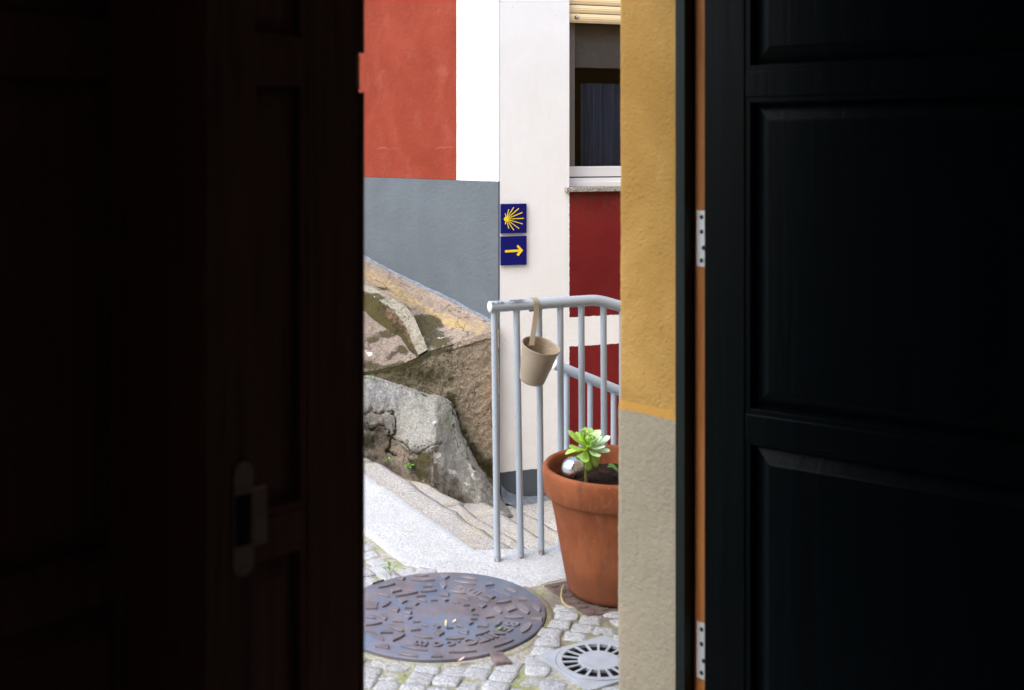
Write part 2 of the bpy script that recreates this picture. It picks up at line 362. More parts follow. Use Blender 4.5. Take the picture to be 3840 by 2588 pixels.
# ------------------------------------------------------------------ way-marker tiles on the front wall
def tile(name,label,z0,z1,draw):
    c=MF@Vector((.083,-.010,(z0+z1)/2)); t=thing(name,label,'sign',tuple(c),'blue way-marker tiles')
    b=MB(); b.box(.004,.164,-.018,-.001,z0,z1)
    o=b.build('tile',M['sign_blue'],bevel=.0015); place(o,MF,t)
    b=MB(); draw(b); o=b.build('emblem',M['sign_yellow']); place(o,MF,t)
def flat(b,poly,y0=-.0205,y1=-.0175):
    b.prism(poly,0,1,fn=lambda x,z,t:(x,y1+(y0-y1)*t,z))
def bar(b,p,q,w0,w1):
    p=Vector(p);q=Vector(q);t=(q-p).normalized();n=Vector((-t.y,t.x))
    flat(b,[tuple(p+n*w0),tuple(q+n*w1),tuple(q-n*w1),tuple(p-n*w0)])
SZ1=(.948,1.121); SZ2=(.760,.930)
def tl(S,x,y):  # tile coordinates: unit square, y down
    return (.004+x*.160, S[1]-y*(S[1]-S[0]))
def shell(b):
    o=(.20,.515)
    for e in [(.16,.32),(.295,.185),(.49,.115),(.69,.16),(.83,.30),(.885,.50),(.835,.69),(.695,.845),(.49,.895),(.295,.835),(.16,.69)]:
        bar(b,tl(SZ1,*o),tl(SZ1,*e),.0020,.0024)
    pts=[(.11,.50)]+[(.19+.085*math.cos(a),.515+.085*math.sin(a)) for a in [math.radians(x) for x in range(-120,121,20)]]+[(.11,.53)]
    flat(b,[tl(SZ1,*p) for p in pts],-.0212,-.0175)
def arrow(b):
    bar(b,tl(SZ2,.155,.515),tl(SZ2,.74,.50),.0068,.0068)
    flat(b,[tl(SZ2,*p) for p in [(.655,.30),(.60,.355),(.725,.495),(.60,.64),(.665,.69),(.855,.50)]],-.0209,-.0175)
tile('shell_sign','blue square tile with yellow scallop shell rays on the white wall','%s' and SZ1[0],SZ1[1],shell)
tile('arrow_sign','blue square tile with yellow arrow, just under the shell tile',SZ2[0],SZ2[1],arrow)
# ------------------------------------------------------------------ mossy rock bank with old concrete, at the foot of the side wall
def poly_interp(P, t):
    P=np.array(P,float); d=np.r_[0,np.cumsum(np.linalg.norm(np.diff(P,axis=0),axis=1))]; d/=d[-1]
    return np.stack([np.interp(t,d,P[:,k]) for k in range(3)],1)
def loft(rows, nu, nv, even=False):
    k=len(rows); t=np.linspace(0,1,nu); base=[]
    for r in rows:
        P=np.array([tuple(p) for p in r],float)
        s=np.linspace(0,1,len(P)); base.append(np.stack([np.interp(t,s,P[:,c]) for c in range(3)],1))
    base=np.stack(base,1); s=np.linspace(0,1,k); v=np.linspace(0,1,nv)
    A=np.zeros((nu,nv,3))
    for c in range(3):
        for i in range(nu): A[i,:,c]=np.interp(v,s,base[i,:,c])
    return A
def smooth_u(A, n):
    for _ in range(n): A[1:-1]=.25*A[:-2]+.5*A[1:-1]+.25*A[2:]
    return A
def smooth_v(A, n):
    for _ in range(n): A[:,1:-1]=.25*A[:,:-2]+.5*A[:,1:-1]+.25*A[:,2:]
    return A
def proj(A): return CX+F*A[...,0]/A[...,1], HY+F*(H-A[...,2])/A[...,1]
def normals(A):
    du=np.gradient(A,axis=0); dv=np.gradient(A,axis=1); n=np.cross(du,dv); n/=np.linalg.norm(n,axis=-1,keepdims=True)+1e-9
    s=np.sign(-(n[...,1:2]*.8)+n[...,2:3]*.6); s[s==0]=1; return n*s
def fbm(A, scale, oct=4, seed=0):
    out=np.zeros(A.shape[:2])
    for i in range(A.shape[0]):
        for j in range(A.shape[1]):
            p=A[i,j]; out[i,j]=mn.fractal(Vector((p[0]*scale+seed,p[1]*scale,p[2]*scale)),1.0,2.0,oct)
    return out
def blob(px,py,x,y,rx,ry,ang=0):
    a=math.radians(ang); dx=px-x; dy=py-y; u=dx*math.cos(a)+dy*math.sin(a); v=-dx*math.sin(a)+dy*math.cos(a)
    return np.exp(-((u/rx)**2+(v/ry)**2))
def pdist(px,py,pl):
    d=np.full(px.shape,1e9)
    for (x0,y0),(x1,y1) in zip(pl[:-1],pl[1:]):
        L=max((x1-x0)**2+(y1-y0)**2,1e-9); t=np.clip(((px-x0)*(x1-x0)+(py-y0)*(y1-y0))/L,0,1)
        d=np.minimum(d,np.hypot(px-x0-t*(x1-x0),py-y0-t*(y1-y0)))
    return d
def rock_mat(name, sc=1.0, gr=.40, bump=.008):
    m=NT(name,.92,.15); t=m.attr('tint'); k=m.attr('wear'); s=m.n('ShaderNodeSeparateColor'); m.put(s.inputs[0],k)
    lich,moss,chalk=s.outputs[0],s.outputs[1],s.outputs[2]
    g=m.noise(95,5,.8); g2=m.noise(38,6,.65); 
    c=m.mix(m.step(g,.33,.67),m.mix(1.0,t,(1-gr,1-gr,1-gr),'MULTIPLY'),m.mix(1.0,t,(1+gr*.55,1+gr*.55,1+gr*.55),'MULTIPLY'))
    c=m.mix(m.math('MULTIPLY',m.step(g2,.52,.70),.45),c,m.mix(1.0,t,(.52,.50,.46),'MULTIPLY'))
    c=m.mix(m.math('MULTIPLY',m.step(m.noise(120,3,.7),.60,.66),.5),c,m.mix(1.0,t,(.35,.33,.30),'MULTIPLY'))
    wp=m.n('ShaderNodeVectorMath',operation='ADD'); m.put(wp.inputs[0],m.co); ws=m.n('ShaderNodeVectorMath',operation='SCALE'); m.put(ws.inputs[0],m.noise(9,4,.7,0,None,True)); ws.inputs['Scale'].default_value=.22; m.put(wp.inputs[1],ws.outputs[0])
    ce=m.vor(5.5,'DISTANCE_TO_EDGE','Distance',wp.outputs[0]); ck=m.math('MULTIPLY',m.step(ce,.018,.004),m.step(m.noise(3.3,3,.6),.50,.58))
    c=m.mix(m.math('MULTIPLY',ck,.8),c,(.05,.042,.028))
    st_=m.noise(13,6,.72,.6); c=m.mix(m.math('MULTIPLY',m.step(st_,.50,.72),.5),c,m.mix(1.0,t,(.50,.46,.38),'MULTIPLY'))
    ln=m.math('ADD',m.math('MULTIPLY',m.noise(62,6,.85),.62),m.math('MULTIPLY',m.noise(26,5,.7,.4),.42)); lm=m.step(m.math('ADD',ln,m.math('MULTIPLY',lich,.215)),.70,.88)
    c=m.mix(m.math('MULTIPLY',lm,.85),c,m.mix(m.noise(120,3,.6),(.37,.265,.08),(.54,.40,.16)))
    mo=m.math('ADD',m.math('MULTIPLY',m.noise(58,6,.85),.5),m.math('MULTIPLY',m.noise(24,6,.75,.4),.55)); mm=m.step(m.math('ADD',mo,m.math('MULTIPLY',moss,.38)),.70,.86)
    c=m.mix(m.math('MULTIPLY',mm,.9),c,m.mix(m.noise(140,3,.6),(.020,.018,.007),(.078,.070,.020)))
    cn=m.noise(42,6,.7,.4); cm=m.step(m.math('ADD',cn,m.math('MULTIPLY',chalk,.5)),.78,.84)
    c=m.mix(m.math('MULTIPLY',cm,.95),c,(.74,.70,.64))
    h=m.math('SUBTRACT',m.math('ADD',m.math('ADD',m.math('MULTIPLY',g,.6),m.math('MULTIPLY',g2,1.6)),m.math('MULTIPLY',mm,.8)),m.math('MULTIPLY',ck,1.2))
    return m.out(c,None,m.bump(h,bump))
M['rock']=rock_mat('weathered_rock')
def rock_part(name, A, tint, wear, parent, flip=False):
    b=MB(); b.grid(A); o=b.build(name,M['rock'],parent,smooth=True,angle=180,fix=False)
    n=A.shape[0]*A.shape[1]
    for nm,arr in (('tint',tint),('wear',wear)):
        at_=o.data.color_attributes.new(nm,'FLOAT_COLOR','POINT'); buf=np.ones((n,4),np.float32); buf[:,:3]=arr.reshape(n,3); at_.data.foreach_set('color',buf.ravel())
    return o
rock=thing('rock_bank','mossy rock bank with cracked concrete at the foot of the grey wall','rock',(-.5,6.3,-.5))
rock.location=(0,0,0)
def wallpt(px,py,off=.01):
    k=(px-CX)/F; t=(k*YC-CXw)/(SD.x-k*SD.y); Y=YC+SD.y*t; p=at(px,py,Y); return p+sn*off
def full(A,c): return np.ones(A.shape[:2]+(3,))*np.array(c)
def mixc(T,w,c): return T*(1-w[...,None])+np.array(c)*w[...,None]
def ext(rows,z=.24):
    return [[Vector(r[0])+Vector((-.78,.96,z if not isinstance(z,list) else z[i]))]+list(r) for i,r in enumerate(rows)]
# ledge
back=[wallpt(1150,860),wallpt(1372,968),wallpt(1500,1034),wallpt(1600,1082),wallpt(1700,1128),wallpt(1800,1180),wallpt(1871,1216)]
front=[at(1150,960,7.25),at(1368,1072,6.98),at(1519,1152,6.74),at(1556,1205,6.63),at(1603,1316,6.44),at(1700,1290,6.47),at(1869,1238,6.55)]
back,front=ext([back,front])
front2=[p+Vector((0,-.012,-.030)) for p in front]
A=np.concatenate([loft([back,front],180,82),loft([front,front2],180,9)[:,1:]],1); A=smooth_v(A,2); px,py=proj(A)
d=.010*fbm(A,5,4)+.004*fbm(A,22,3,9); d*=np.minimum(1,np.linspace(0,1,90)*8)[None,:]; d+=.006*fbm(A,40,3,77)*np.exp(-(1-np.linspace(0,1,90))/.10)[None,:]
A[...,2]+=d
cr=[[(1395,1045),(1445,1060),(1480,1035)],[(1440,1085),(1470,1060),(1530,1060),(1535,1058)],[(1440,1082),(1446,1052),(1460,1046),(1470,1020)]]
cw=np.zeros(px.shape)
for c in cr: cw=np.maximum(cw,np.exp(-(pdist(px,py,c)/3.5)**2))
A[...,2]-=cw*.006
line=[(1340,1010),(1400,1040),(1480,1085),(1560,1140),(1640,1185),(1720,1215),(1800,1232)]
pd=pdist(px,py,line); lich=np.exp(-(pd/40)**2)*1.25+blob(px,py,1690,1225,60,22,20)*.3
vE=np.broadcast_to(np.linspace(0,1,90)[None,:],px.shape)
moss=.9*np.exp(-(1-vE)/.05)*(px<1700)+.75*blob(px,py,1620,1250,75,45,25)+blob(px,py,1580,1215,38,30,50)+.8*blob(px,py,1630,1200,40,16,30)+.7*blob(px,py,1640,1290,60,20,-15)+.8*blob(px,py,1440,1085,45,9,15)+.5*blob(px,py,1480,1130,60,10,35)+cw*.6
T=full(A,(.325,.262,.205)); T=mixc(T,np.clip(blob(px,py,1600,1240,90,60,30)*1.2,0,1),(.31,.275,.24)); T=mixc(T,np.clip(blob(px,py,1570,1260,26,60,-25)*1.3,0,1),(.19,.20,.19))
W=np.stack([lich,moss,blob(px,py,1650,1270,40,12,-15)*.5],-1)
rock_part('ledge',A,T,W,rock)
# kerb beam
R=[at(1150,958,7.26),at(1368,1070,6.99),at(1519,1150,6.75),at(1556,1203,6.64),at(1605,1318,6.43)]
L=[at(1150,985,7.2),at(1385,1104,6.93),at(1482,1170,6.72),at(1521,1228,6.60),at(1566,1335,6.405)]
Bt=[at(1150,1040,7.2),at(1368,1170,6.86),at(1440,1228,6.71),at(1503,1268,6.59),at(1562,1343,6.40)]
def lift(P,z): return [p+Vector((0,0,z)) for p in P]
R,L,Bt=ext([R,L,Bt])
A=loft([R,lift(R,.012),lift(L,.010),L,Bt],170,70); A=smooth_v(A,3); px,py=proj(A)
nn=normals(A); A+=nn*(.007*fbm(A,9,4,3)+.004*fbm(A,30,3,5))[...,None]
vv=np.broadcast_to(np.linspace(0,1,70)[None,:],px.shape)
side=np.clip((vv-.62)*6,0,1)
T=mixc(full(A,(.30,.28,.22)),side,(.16,.105,.06))
moss=.25+side*(.30+.9*np.clip(vv-.85,0,1)*6)+.9*blob(px,py,1385,1140,45,30)+.6*blob(px,py,1420,1112,30,9,20)
W=np.stack([side*0,moss,blob(px,py,1412,1112,10,6)*.7],-1); rock_part('kerb_stone',A,T,W,rock)
# lower shelf
lip=[at(1150,1440,6.30),at(1368,1396,6.36),at(1440,1384,6.38),at(1503,1368,6.39),at(1566,1345,6.40)]
lip=ext([lip])[0]
A=loft([Bt,lip],145,90); px,py=proj(A); A[...,2]+=.012*fbm(A,7,5,2)+.005*fbm(A,26,3,6)
T=full(A,(.25,.205,.165)); moss=.25+.9*blob(px,py,1450,1255,32,13,-5)+.8*blob(px,py,1395,1275,22,12)+.7*blob(px,py,1385,1370,30,22)+.8*blob(px,py,1510,1310,20,16,30)+.7*blob(px,py,1480,1370,60,14,-12)+.5*blob(px,py,1470,1330,30,12,-30)
W=np.stack([moss*0,moss,.95*blob(px,py,1384,1328,18,12,35)+.4*blob(px,py,1560,1325,30,6,45)],-1); rock_part('lower_shelf',A,T,W,rock)
b=MB()
# brown front face
top=[at(1150,1440,6.30),at(1368,1396,6.36),at(1503,1368,6.39),at(1566,1343,6.405),at(1605,1318,6.43),at(1700,1290,6.465),at(1800,1259,6.52),at(1871,1238,6.55)]
top=ext([top])[0]
bot=[Vector((p.x,p.y-.03+.0*i,-.75)) for i,p in enumerate(top)]
A=loft([top,bot],195,170); px,py=proj(A); nn=normals(A)
roll=np.exp(-np.linspace(0,1,170)*30)[None,:]
A+=nn*(.014*fbm(A,5,4,7)+.005*fbm(A,32,4,8))[...,None]*(1-.6*roll[...,None])
T=full(A,(.33,.275,.20)); T=mixc(T,np.clip(blob(px,py,1840,1480,45,230)*.9,0,1),(.36,.275,.19)); T=mixc(T,np.clip(blob(px,py,1845,1440,22,60,20)+blob(px,py,1850,1560,12,40),0,1)*.5,(.40,.235,.115)); T=mixc(T,np.clip(blob(px,py,1560,1410,150,60)+.8*blob(px,py,1420,1390,90,35),0,1)*.9,(.125,.112,.062)); T=mixc(T,np.clip(blob(px,py,1760,1330,70,120,0)*.6,0,1),(.34,.27,.19))
rg=np.exp(-(pdist(px,py,[(1690,1500),(1720,1600),(1790,1715),(1868,1790)])/26)**2)
T=mixc(T,rg*.7,(.12,.11,.06))
vl=np.broadcast_to(np.exp(-np.linspace(0,1,170)*26)[None,:],px.shape)
moss=vl*.9*(px<1700)+.35*vl+.55*blob(px,py,1600,1420,95,55,10)+.35*blob(px,py,1690,1400,40,80)+.75*rg+.5*blob(px,py,1850,1750,40,60)
W=np.stack([moss*0,moss,moss*0],-1); rock_part('rock_face',A,T,W,rock)
# concrete apron running down to the steps
Tt=[at(1150,1380,6.20),at(1370,1412,6.32),at(1500,1438,6.35),at(1640,1480,6.39),at(1695,1510,6.43),at(1722,1610,6.43),at(1795,1740,6.46),at(1888,1888,6.56)]
Tt=ext([Tt])[0]; T2=[Vector((p.x,p.y+.10,p.z-.05)) for p in Tt]
Fo=[Vector((-1.55,5.75,-.16)),Vector((-.78,5.78,-.17)),Vector((-.62,6.00,-.31)),Vector((-.40,5.83,-.33)),Vector((-.27,6.05,-.48)),Vector((-.16,6.12,-.49)),Vector((-.06,6.25,-.56)),Vector((.03,6.38,-.66))]
Fo=ext([Fo],.02)[0]
Mi=[]
for i,(p,q) in enumerate(zip(Tt,Fo)):
    bulge=[.08,.08,.085,.085,.075,.05,.02,.0,.0][i]; m_=p.lerp(q,.5); Mi.append(m_+Vector((-.02*0,-bulge*.45,bulge*.75)))
Fo2=[q+Vector((0,0,-.15)) for q in Fo]
A=loft([T2,Tt,Mi,Fo,Fo2],262,190); A=smooth_v(A,14); A=smooth_u(A,8); px,py=proj(A); nn=normals(A)
cracks=[[(1365,1555),(1382,1550),(1390,1530),(1412,1552),(1440,1545),(1470,1540),(1488,1560),(1486,1600),(1478,1628)],[(1372,1588),(1400,1605),(1440,1590)],[(1440,1590),(1460,1615),(1480,1637),(1510,1663),(1530,1685),(1565,1694),(1600,1680),(1622,1665),(1655,1664)],[(1690,1507),(1697,1530),(1702,1560)],[(1692,1600),(1730,1690),(1760,1735),(1800,1790),(1850,1850)],[(1700,1590),(1750,1680),(1800,1750),(1860,1835)],[(1725,1710),(1760,1770),(1815,1850)],[(1490,1700),(1468,1690),(1480,1640)]]
cw=np.zeros(px.shape)
jx=px+9*fbm(A,26,3,40); jy=py+9*fbm(A,26,3,60)
for i,c in enumerate(cracks): cw=np.maximum(cw,np.exp(-(pdist(jx,jy,c)/(2.9 if i in (0,2) else 2.4))**2)*(1 if i not in (4,5,6) else .75*(fbm(A,14,2,i)>-.05)))
# broken area under the long crack
low=np.zeros(px.shape)
edge=[(1300,1545),(1372,1590),(1440,1592),(1480,1638),(1530,1686),(1600,1681),(1650,1672),(1668,1740),(1700,1785),(1720,1800),(1740,1840),(1900,2000)]
ex=np.array([e[0] for e in edge]); ey=np.array([e[1] for e in edge]); yl=np.interp(px,ex,ey); low=np.clip((py-yl)/14,0,1)
A+=nn*(.014*fbm(A,4.5,4,4)+.006*fbm(A,16,4,14)+.0025*fbm(A,50,2,24)-.014*cw-low*(.026-.018*fbm(A,11,5,31)))[...,None]
T=full(A,(.325,.325,.29)); T=mixc(T,np.clip(blob(px,py,1430,1480,90,40)*.8,0,1),(.31,.315,.315)); T=mixc(T,low*.85,(.20,.165,.12)); T=mixc(T,np.clip(blob(px,py,1715,1760,55,120,-30),0,1)*.5,(.42,.42,.38))
T=mixc(T,np.clip(blob(px,py,1680,1580,25,60,-15),0,1)*.55,(.27,.29,.18)); T=mixc(T,np.clip(blob(px,py,1425,1560,40,28)*.6+blob(px,py,1470,1690,40,35),0,1),(.34,.28,.21)); T=mixc(T,np.clip(blob(px,py,1790,1800,60,110,-35),0,1)*.5,(.36,.33,.28))
T=mixc(T,np.clip(cw,0,1)*.8,(.07,.06,.035))
tv=np.broadcast_to(np.linspace(0,1,190)[None,:],px.shape); tedge=np.exp(-((tv-.27)/.025)**2)
moss=tedge*.55+low*.30+.7*blob(px,py,1590,1715,42,28)+.6*blob(px,py,1400,1650,38,28)+.6*blob(px,py,1570,1770,60,30,25)+cw*.8+.45*blob(px,py,1820,1800,16,90,-32)+.5*blob(px,py,1770,1835,20,20)+.5*blob(px,py,1405,1575,22,10)+.5*blob(px,py,1475,1600,8,40)
chalk=.95*blob(px,py,1768,1772,11,46,-28)+.85*blob(px,py,1650,1710,13,44,-12)+.8*blob(px,py,1700,1770,30,16,25)+.7*blob(px,py,1748,1815,18,12)+.9*blob(px,py,1628,1583,13,5,-15)+.6*blob(px,py,1648,1550,9,6)+.35*blob(px,py,1725,1650,10,60,-28)+.6*blob(px,py,1385,1600,12,28)
W=np.stack([.5*blob(px,py,1660,1662,9,7)+.45*blob(px,py,1640,1545,16,9),moss,chalk],-1)
rock_part('concrete_apron',A,T,W,rock)
# paint-smeared mortar fillet along the wall foot
def fillet(pts,name,w=.024):
    b=MB(); rows=[]
    for i,p in enumerate(pts):
        rows.append(p)
    b.tube(rows,w,8); return b
pts=[wallpt(x,y,.004) for x,y in [(1150,862),(1372,968),(1440,1006),(1500,1036),(1560,1064),(1600,1084),(1660,1112),(1719,1140),(1800,1184),(1850,1208),(1869,1219)]]
P=poly_interp([tuple(p) for p in pts],np.linspace(0,1,60)); P=[Vector(p)+Vector((0,0,.006*mn.noise(Vector(p)*9))) for p in P]
b=fillet(P,'f',.017); o=b.build('mortar_fillet',M['fillet'],house,smooth=True)
pts=[MF@Vector((u,-.006,z)) for u,z in [(.0,-.53),(.035,-.575),(.085,-.605),(.16,-.625),(.28,-.634),(.5,-.636),(1.2,-.64)]]
P=poly_interp([tuple(p) for p in pts],np.linspace(0,1,40)); P=[Vector(p)+Vector((0,0,.006*mn.noise(Vector(p)*14))) for p in P]
b=MB(); A=np.zeros((40,6,3))
for i,p in enumerate(P):
    for j,(o_,q_) in enumerate([(0,.012),(.008,.006),(.018,.0),(.035,-.010),(.060,-.022),(.075,-.05)]):
        v=p+fn_*(o_+.004*mn.noise(Vector(p)*20)); z=p.z+q_; A[i,j]=(v.x,v.y,min(z,-.618+.02*0) if j>2 else z)
b.grid(A); o=b.build('mortar_fillet',M['fillet'],house,smooth=True,angle=180,fix=False)
# ------------------------------------------------------------------ ground, steps, landing
SV=Vector((.874,.486,0)).normalized(); WV=Vector((SV.y,-SV.x,0))
def sw(s,w,z): return Vector((SV.x*s+WV.x*w, SV.y*s+WV.y*w, z))
b=MB(); b.add([(-120,-120,-.70),(120,-120,-.70),(120,120,-.70),(-120,120,-.70)],[(0,1,2,3)]); structure(b.build('ground',M['earth']))
b=MB()
# landing base (joint sand between the setts)
la=[sw(1.84,-12,0),sw(1.84,-3.46,0)]; ca=ground(1810,2071); cb=ground(2091,2042); cdir=(cb-ca).normalized()
base=[tuple(sw(1.845,-14,0))[:2],tuple(ca)[:2],tuple(ca+cdir*9)[:2],tuple(ca+cdir*9+Vector((8,-9,0)))[:2],(6,-6),(-14,-8)]
bm=bmesh.new(); vs=[bm.verts.new((x,y,-.0048)) for x,y in base]; f=bm.faces.new(vs)
vs2=[bm.verts.new((x,y,-.70)) for x,y in base]
for i in range(len(vs)): bm.faces.new((vs[i],vs[(i+1)%len(vs)],vs2[(i+1)%len(vs)],vs2[i]))
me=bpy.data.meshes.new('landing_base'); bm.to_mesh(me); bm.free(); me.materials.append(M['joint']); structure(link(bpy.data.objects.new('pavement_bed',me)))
def stone(b, P4, z0, zt, nx=14, ny=8, rnd=.018, amp=.004, seed=0.0, wear=0.0, open_=''):
    """block whose plan is the quad P4, top at zt with worn rounded edges"""
    P=[Vector((p[0],p[1],0)) for p in P4]; A=np.zeros((nx+3,ny+3,3))
    for i in range(nx+3):
        u=min(max((i-1)/nx,0),1); 
        for j in range(ny+3):
            v=min(max((j-1)/ny,0),1)
            p=P[0].lerp(P[1],u).lerp(P[3].lerp(P[2],u),v); L1=(P[1]-P[0]).length; L2=(P[3]-P[0]).length
            e=min(u*L1 if 'l' not in open_ else 9,(1-u)*L1 if 'r' not in open_ else 9,v*L2,(1-v)*L2); k=max(0,1-e/rnd); z=zt-rnd*.55*k*k
            z+=amp*mn.fractal(Vector((p.x*6+seed,p.y*6,seed)),1,2,4)-wear*math.sin(math.pi*u)*v
            q=Vector((p.x,p.y,0))+Vector((mn.noise(Vector((p.x*9+seed,p.y*9,1)))*.006,mn.noise(Vector((p.x*9,p.y*9+seed,5)))*.006,0))*(1 if e<rnd else 0)
            if i in (0,nx+2) or j in (0,ny+2): z=z0
            A[i,j]=(q.x,q.y,z)
    b.grid(A)
b=MB(); offs=[1.858,2.205,2.515,2.86,3.22,3.55]; rz=[0,-.158,-.316,-.472,-.63]
joints={1:[-9,-7.0,-5.42,-3.95,-2.9],2:[-9,-6.6,-5.02,-3.7,-2.2],3:[-9,-6.2,-5.2,-4.35,-2.6],4:[-9,-6.0,-4.75,-3.5,-2.2]}
def clip_w(s):   # where the tread meets the curb under the railing
    # intersection of line s=const with curb line ca + t*cdir
    den=cdir.dot(SV); t=(s-ca.dot(SV))/den; return (ca+cdir*t).dot(WV)
for k in (1,2,3,4):
    js=joints[k]; s0=offs[k-1]-.02; s1=offs[k]
    for w0,w1 in zip(js[:-1],js[1:]):
        lim0,lim1=clip_w(s0)-.004,clip_w(s1)-.004
        if w0>=min(lim0,lim1): continue
        a0,a1=min(w1-.008,lim0),min(w1-.008,lim1)
        bend=.022*math.sin(w0*2.1+k)
        P4=[sw(s0,w0,0),sw(s0,a0,0),sw(s1+bend*.5,a1,0),sw(s1+bend,w0,0)]
        n=max(6,int((w1-w0)/.045)); stone(b,P4,-.72,rz[k]+.006*mn.noise(Vector((w0,k,.3)))+.0,n,9,.030,.012,k*3.1+w0,.010)
stone(b,[sw(3.20,-6,0),sw(3.20,clip_w(3.2)-.004,0),sw(5.5,clip_w(5.5)-.004,0),sw(5.5,-6,0)],-.75,-.640,60,40,.02,.012,3.3)
structure(b.build('stone_steps',M['steps'],smooth=True,angle=180,fix=False))
b=MB()
# long landing slabs along the top step, then the curb slabs that carry the railing
for w0,w1 in [(-12,-9),(-9,-6.55),(-6.55,-3.615)]:
    g_=.006 if w1<-4 else -.008
    stone(b,[sw(1.562,w0,0),sw(1.562,w1-g_,0),sw(1.862,w1-g_,0),sw(1.862,w0,0)],-.1,.002,int((w1-w0)/.06),14,.014,.005,2.2,open_='r' if w1>-4 else '')
q=[ground(1545,2128),ground(1888,2190),ca+cdir*.10,sw(1.862,-3.605,0)]
a0=sw(1.562,-3.607,0)
stone(b,[a0,ground(1953,2204),ca+cdir*.185,sw(1.860,-3.607,0)],-.1,.002,22,14,.012,.005,2.2,open_='lr')
stone(b,[ground(1953,2204),ground(2420,2098),ca+cdir*.62,ca+cdir*.185],-.1,.002,24,14,.012,.005,2.2,open_='l')
stone(b,[ground(2426,2094),ground(3000,2000),ca+cdir*1.4,ca+cdir*.63],-.1,.002,12,10,.012,.005,9.4)
structure(b.build('landing_slabs',M['slab'],smooth=True,angle=48,fix=False))
# cover, drain and plate positions
CC=Vector((-.2215,3.4925,0)); CR=.3285
DC=Vector((.2445,3.166,0)); 
slab_polys=[[a0,ground(1953,2206),ground(2140,2160),ground(2420,2098),ca+cdir*.62,ca,sw(1.86,-3.6,0)]]
def inside(p,poly):
    c=False; n=len(poly)
    for i in range(n):
        a,b_=poly[i],poly[(i+1)%n]
        if (a.y>p.y)!=(b_.y>p.y) and p.x<(b_.x-a.x)*(p.y-a.y)/(b_.y-a.y)+a.x: c=not c
    return c
pc=[Vector((.106,3.727,0)),Vector((.235,3.474,0)),Vector((.489,3.603,0)),Vector((.36,3.856,0))]; PCc=sum(pc,Vector())/4
ANG=math.radians(78); dcor=[DC+Vector((math.cos(ANG+k*math.pi/2),math.sin(ANG+k*math.pi/2),0))*.178 for k in range(4)]
b=MB(); sdir=Vector((math.cos(math.radians(-14)),math.sin(math.radians(-14)),0)); tdir=Vector((-sdir.y,sdir.x,0))
sett_tone=[]
def sett(c,hx,hy,ax,ay,z,seed):
    tone=random.choice([.75,.9,.95,1.0,1.0])*(1-.45*math.exp(-((c.x-.24)**2+(c.y-3.50)**2)/.045))+random.uniform(-.06,.06)  # setts around the pot darkened in colour, painting in pot and wall shade
    vs=[]; n=14; rings=[(1.0,-.020),(.985,-.0038),(.95,-.0008),(.55,0.0)]
    jit=[1+.24*mn.noise(Vector((seed,i*1.3,0))) for i in range(n)]; e=.3
    tx=mn.noise(Vector((seed,3,3)))*.09; ty=mn.noise(Vector((seed,7,3)))*.09
    for r,dz in rings:
        for i in range(n):
            a=2*math.pi*i/n+.2; ca_,sa_=math.cos(a),math.sin(a); e=random.uniform(.26,.36) if i==0 else e
            x=math.copysign(abs(ca_)**e,ca_)*hx*r*jit[i]; y=math.copysign(abs(sa_)**e,sa_)*hy*r*jit[i]
            p=c+ax*x+ay*y; vs.append((p.x,p.y,z+dz+x*tx+y*ty+.0022*mn.noise(Vector((p.x*40,p.y*40,seed)))))
    vs.append((c.x,c.y,z+.001)); fs=[]
    for k in range(len(rings)-1):
        for i in range(n):
            j=(i+1)%n; fs.append((k*n+i,k*n+j,(k+1)*n+j,(k+1)*n+i))
    t=(len(rings)-1)*n
    for i in range(n): fs.append((t+i,t+(i+1)%n,len(vs)-1))
    sett_tone.extend([tone]*len(vs)); b.add(vs,fs)
def add_setts(ax,ay,ok,px_,py_,r0,r1,c0,c1,org):
    for r in range(r0,r1):
        sh=random.uniform(-.03,.03)
        for c in range(c0,c1):
            p=org+ax*(c*px_+sh+random.uniform(-.008,.008))+ay*(r*py_+.012*mn.noise(Vector((c*.35,r*.35,2)))+random.uniform(-.004,.004))
            if not ok(p): continue
            k=random.uniform(.97,1.06); sett(p,(px_*.5-.0012)*k,(py_*.5-.0010)*random.uniform(.97,1.06),ax,ay,random.uniform(-.005,.003),random.uniform(0,99))
def base_ok(p):
    s=p.dot(SV)
    if (p-CC).length<CR+.022: return False
    if p.dot(WV)<-3.56 and s>1.526: return False
    if (p-ca).cross(cdir).z<.03 and p.dot(WV)>-3.7 and s>1.70: return False
    if (p-DC).length<.2 and inside(p,[DC+(q-DC)*1.10 for q in dcor]): return False
    if inside(p,[PCc+(q-PCc)*1.08 for q in pc]): return False
    if any(inside(p,[PCq for PCq in poly]) for poly in slab_polys): return False
    if p.dot(N2)<1.73: return False
    return True
def near_slab(p): return p.dot(WV)<-3.56 and p.dot(SV)>1.526
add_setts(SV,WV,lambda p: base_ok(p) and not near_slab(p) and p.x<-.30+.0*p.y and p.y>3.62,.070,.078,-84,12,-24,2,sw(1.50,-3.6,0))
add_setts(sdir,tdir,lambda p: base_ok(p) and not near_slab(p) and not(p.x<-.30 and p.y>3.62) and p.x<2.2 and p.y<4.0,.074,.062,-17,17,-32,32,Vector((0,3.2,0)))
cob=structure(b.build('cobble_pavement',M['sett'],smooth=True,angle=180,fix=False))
a_=cob.data.attributes.new('tone','FLOAT','POINT'); a_.data.foreach_set('value',np.array(sett_tone,np.float32))
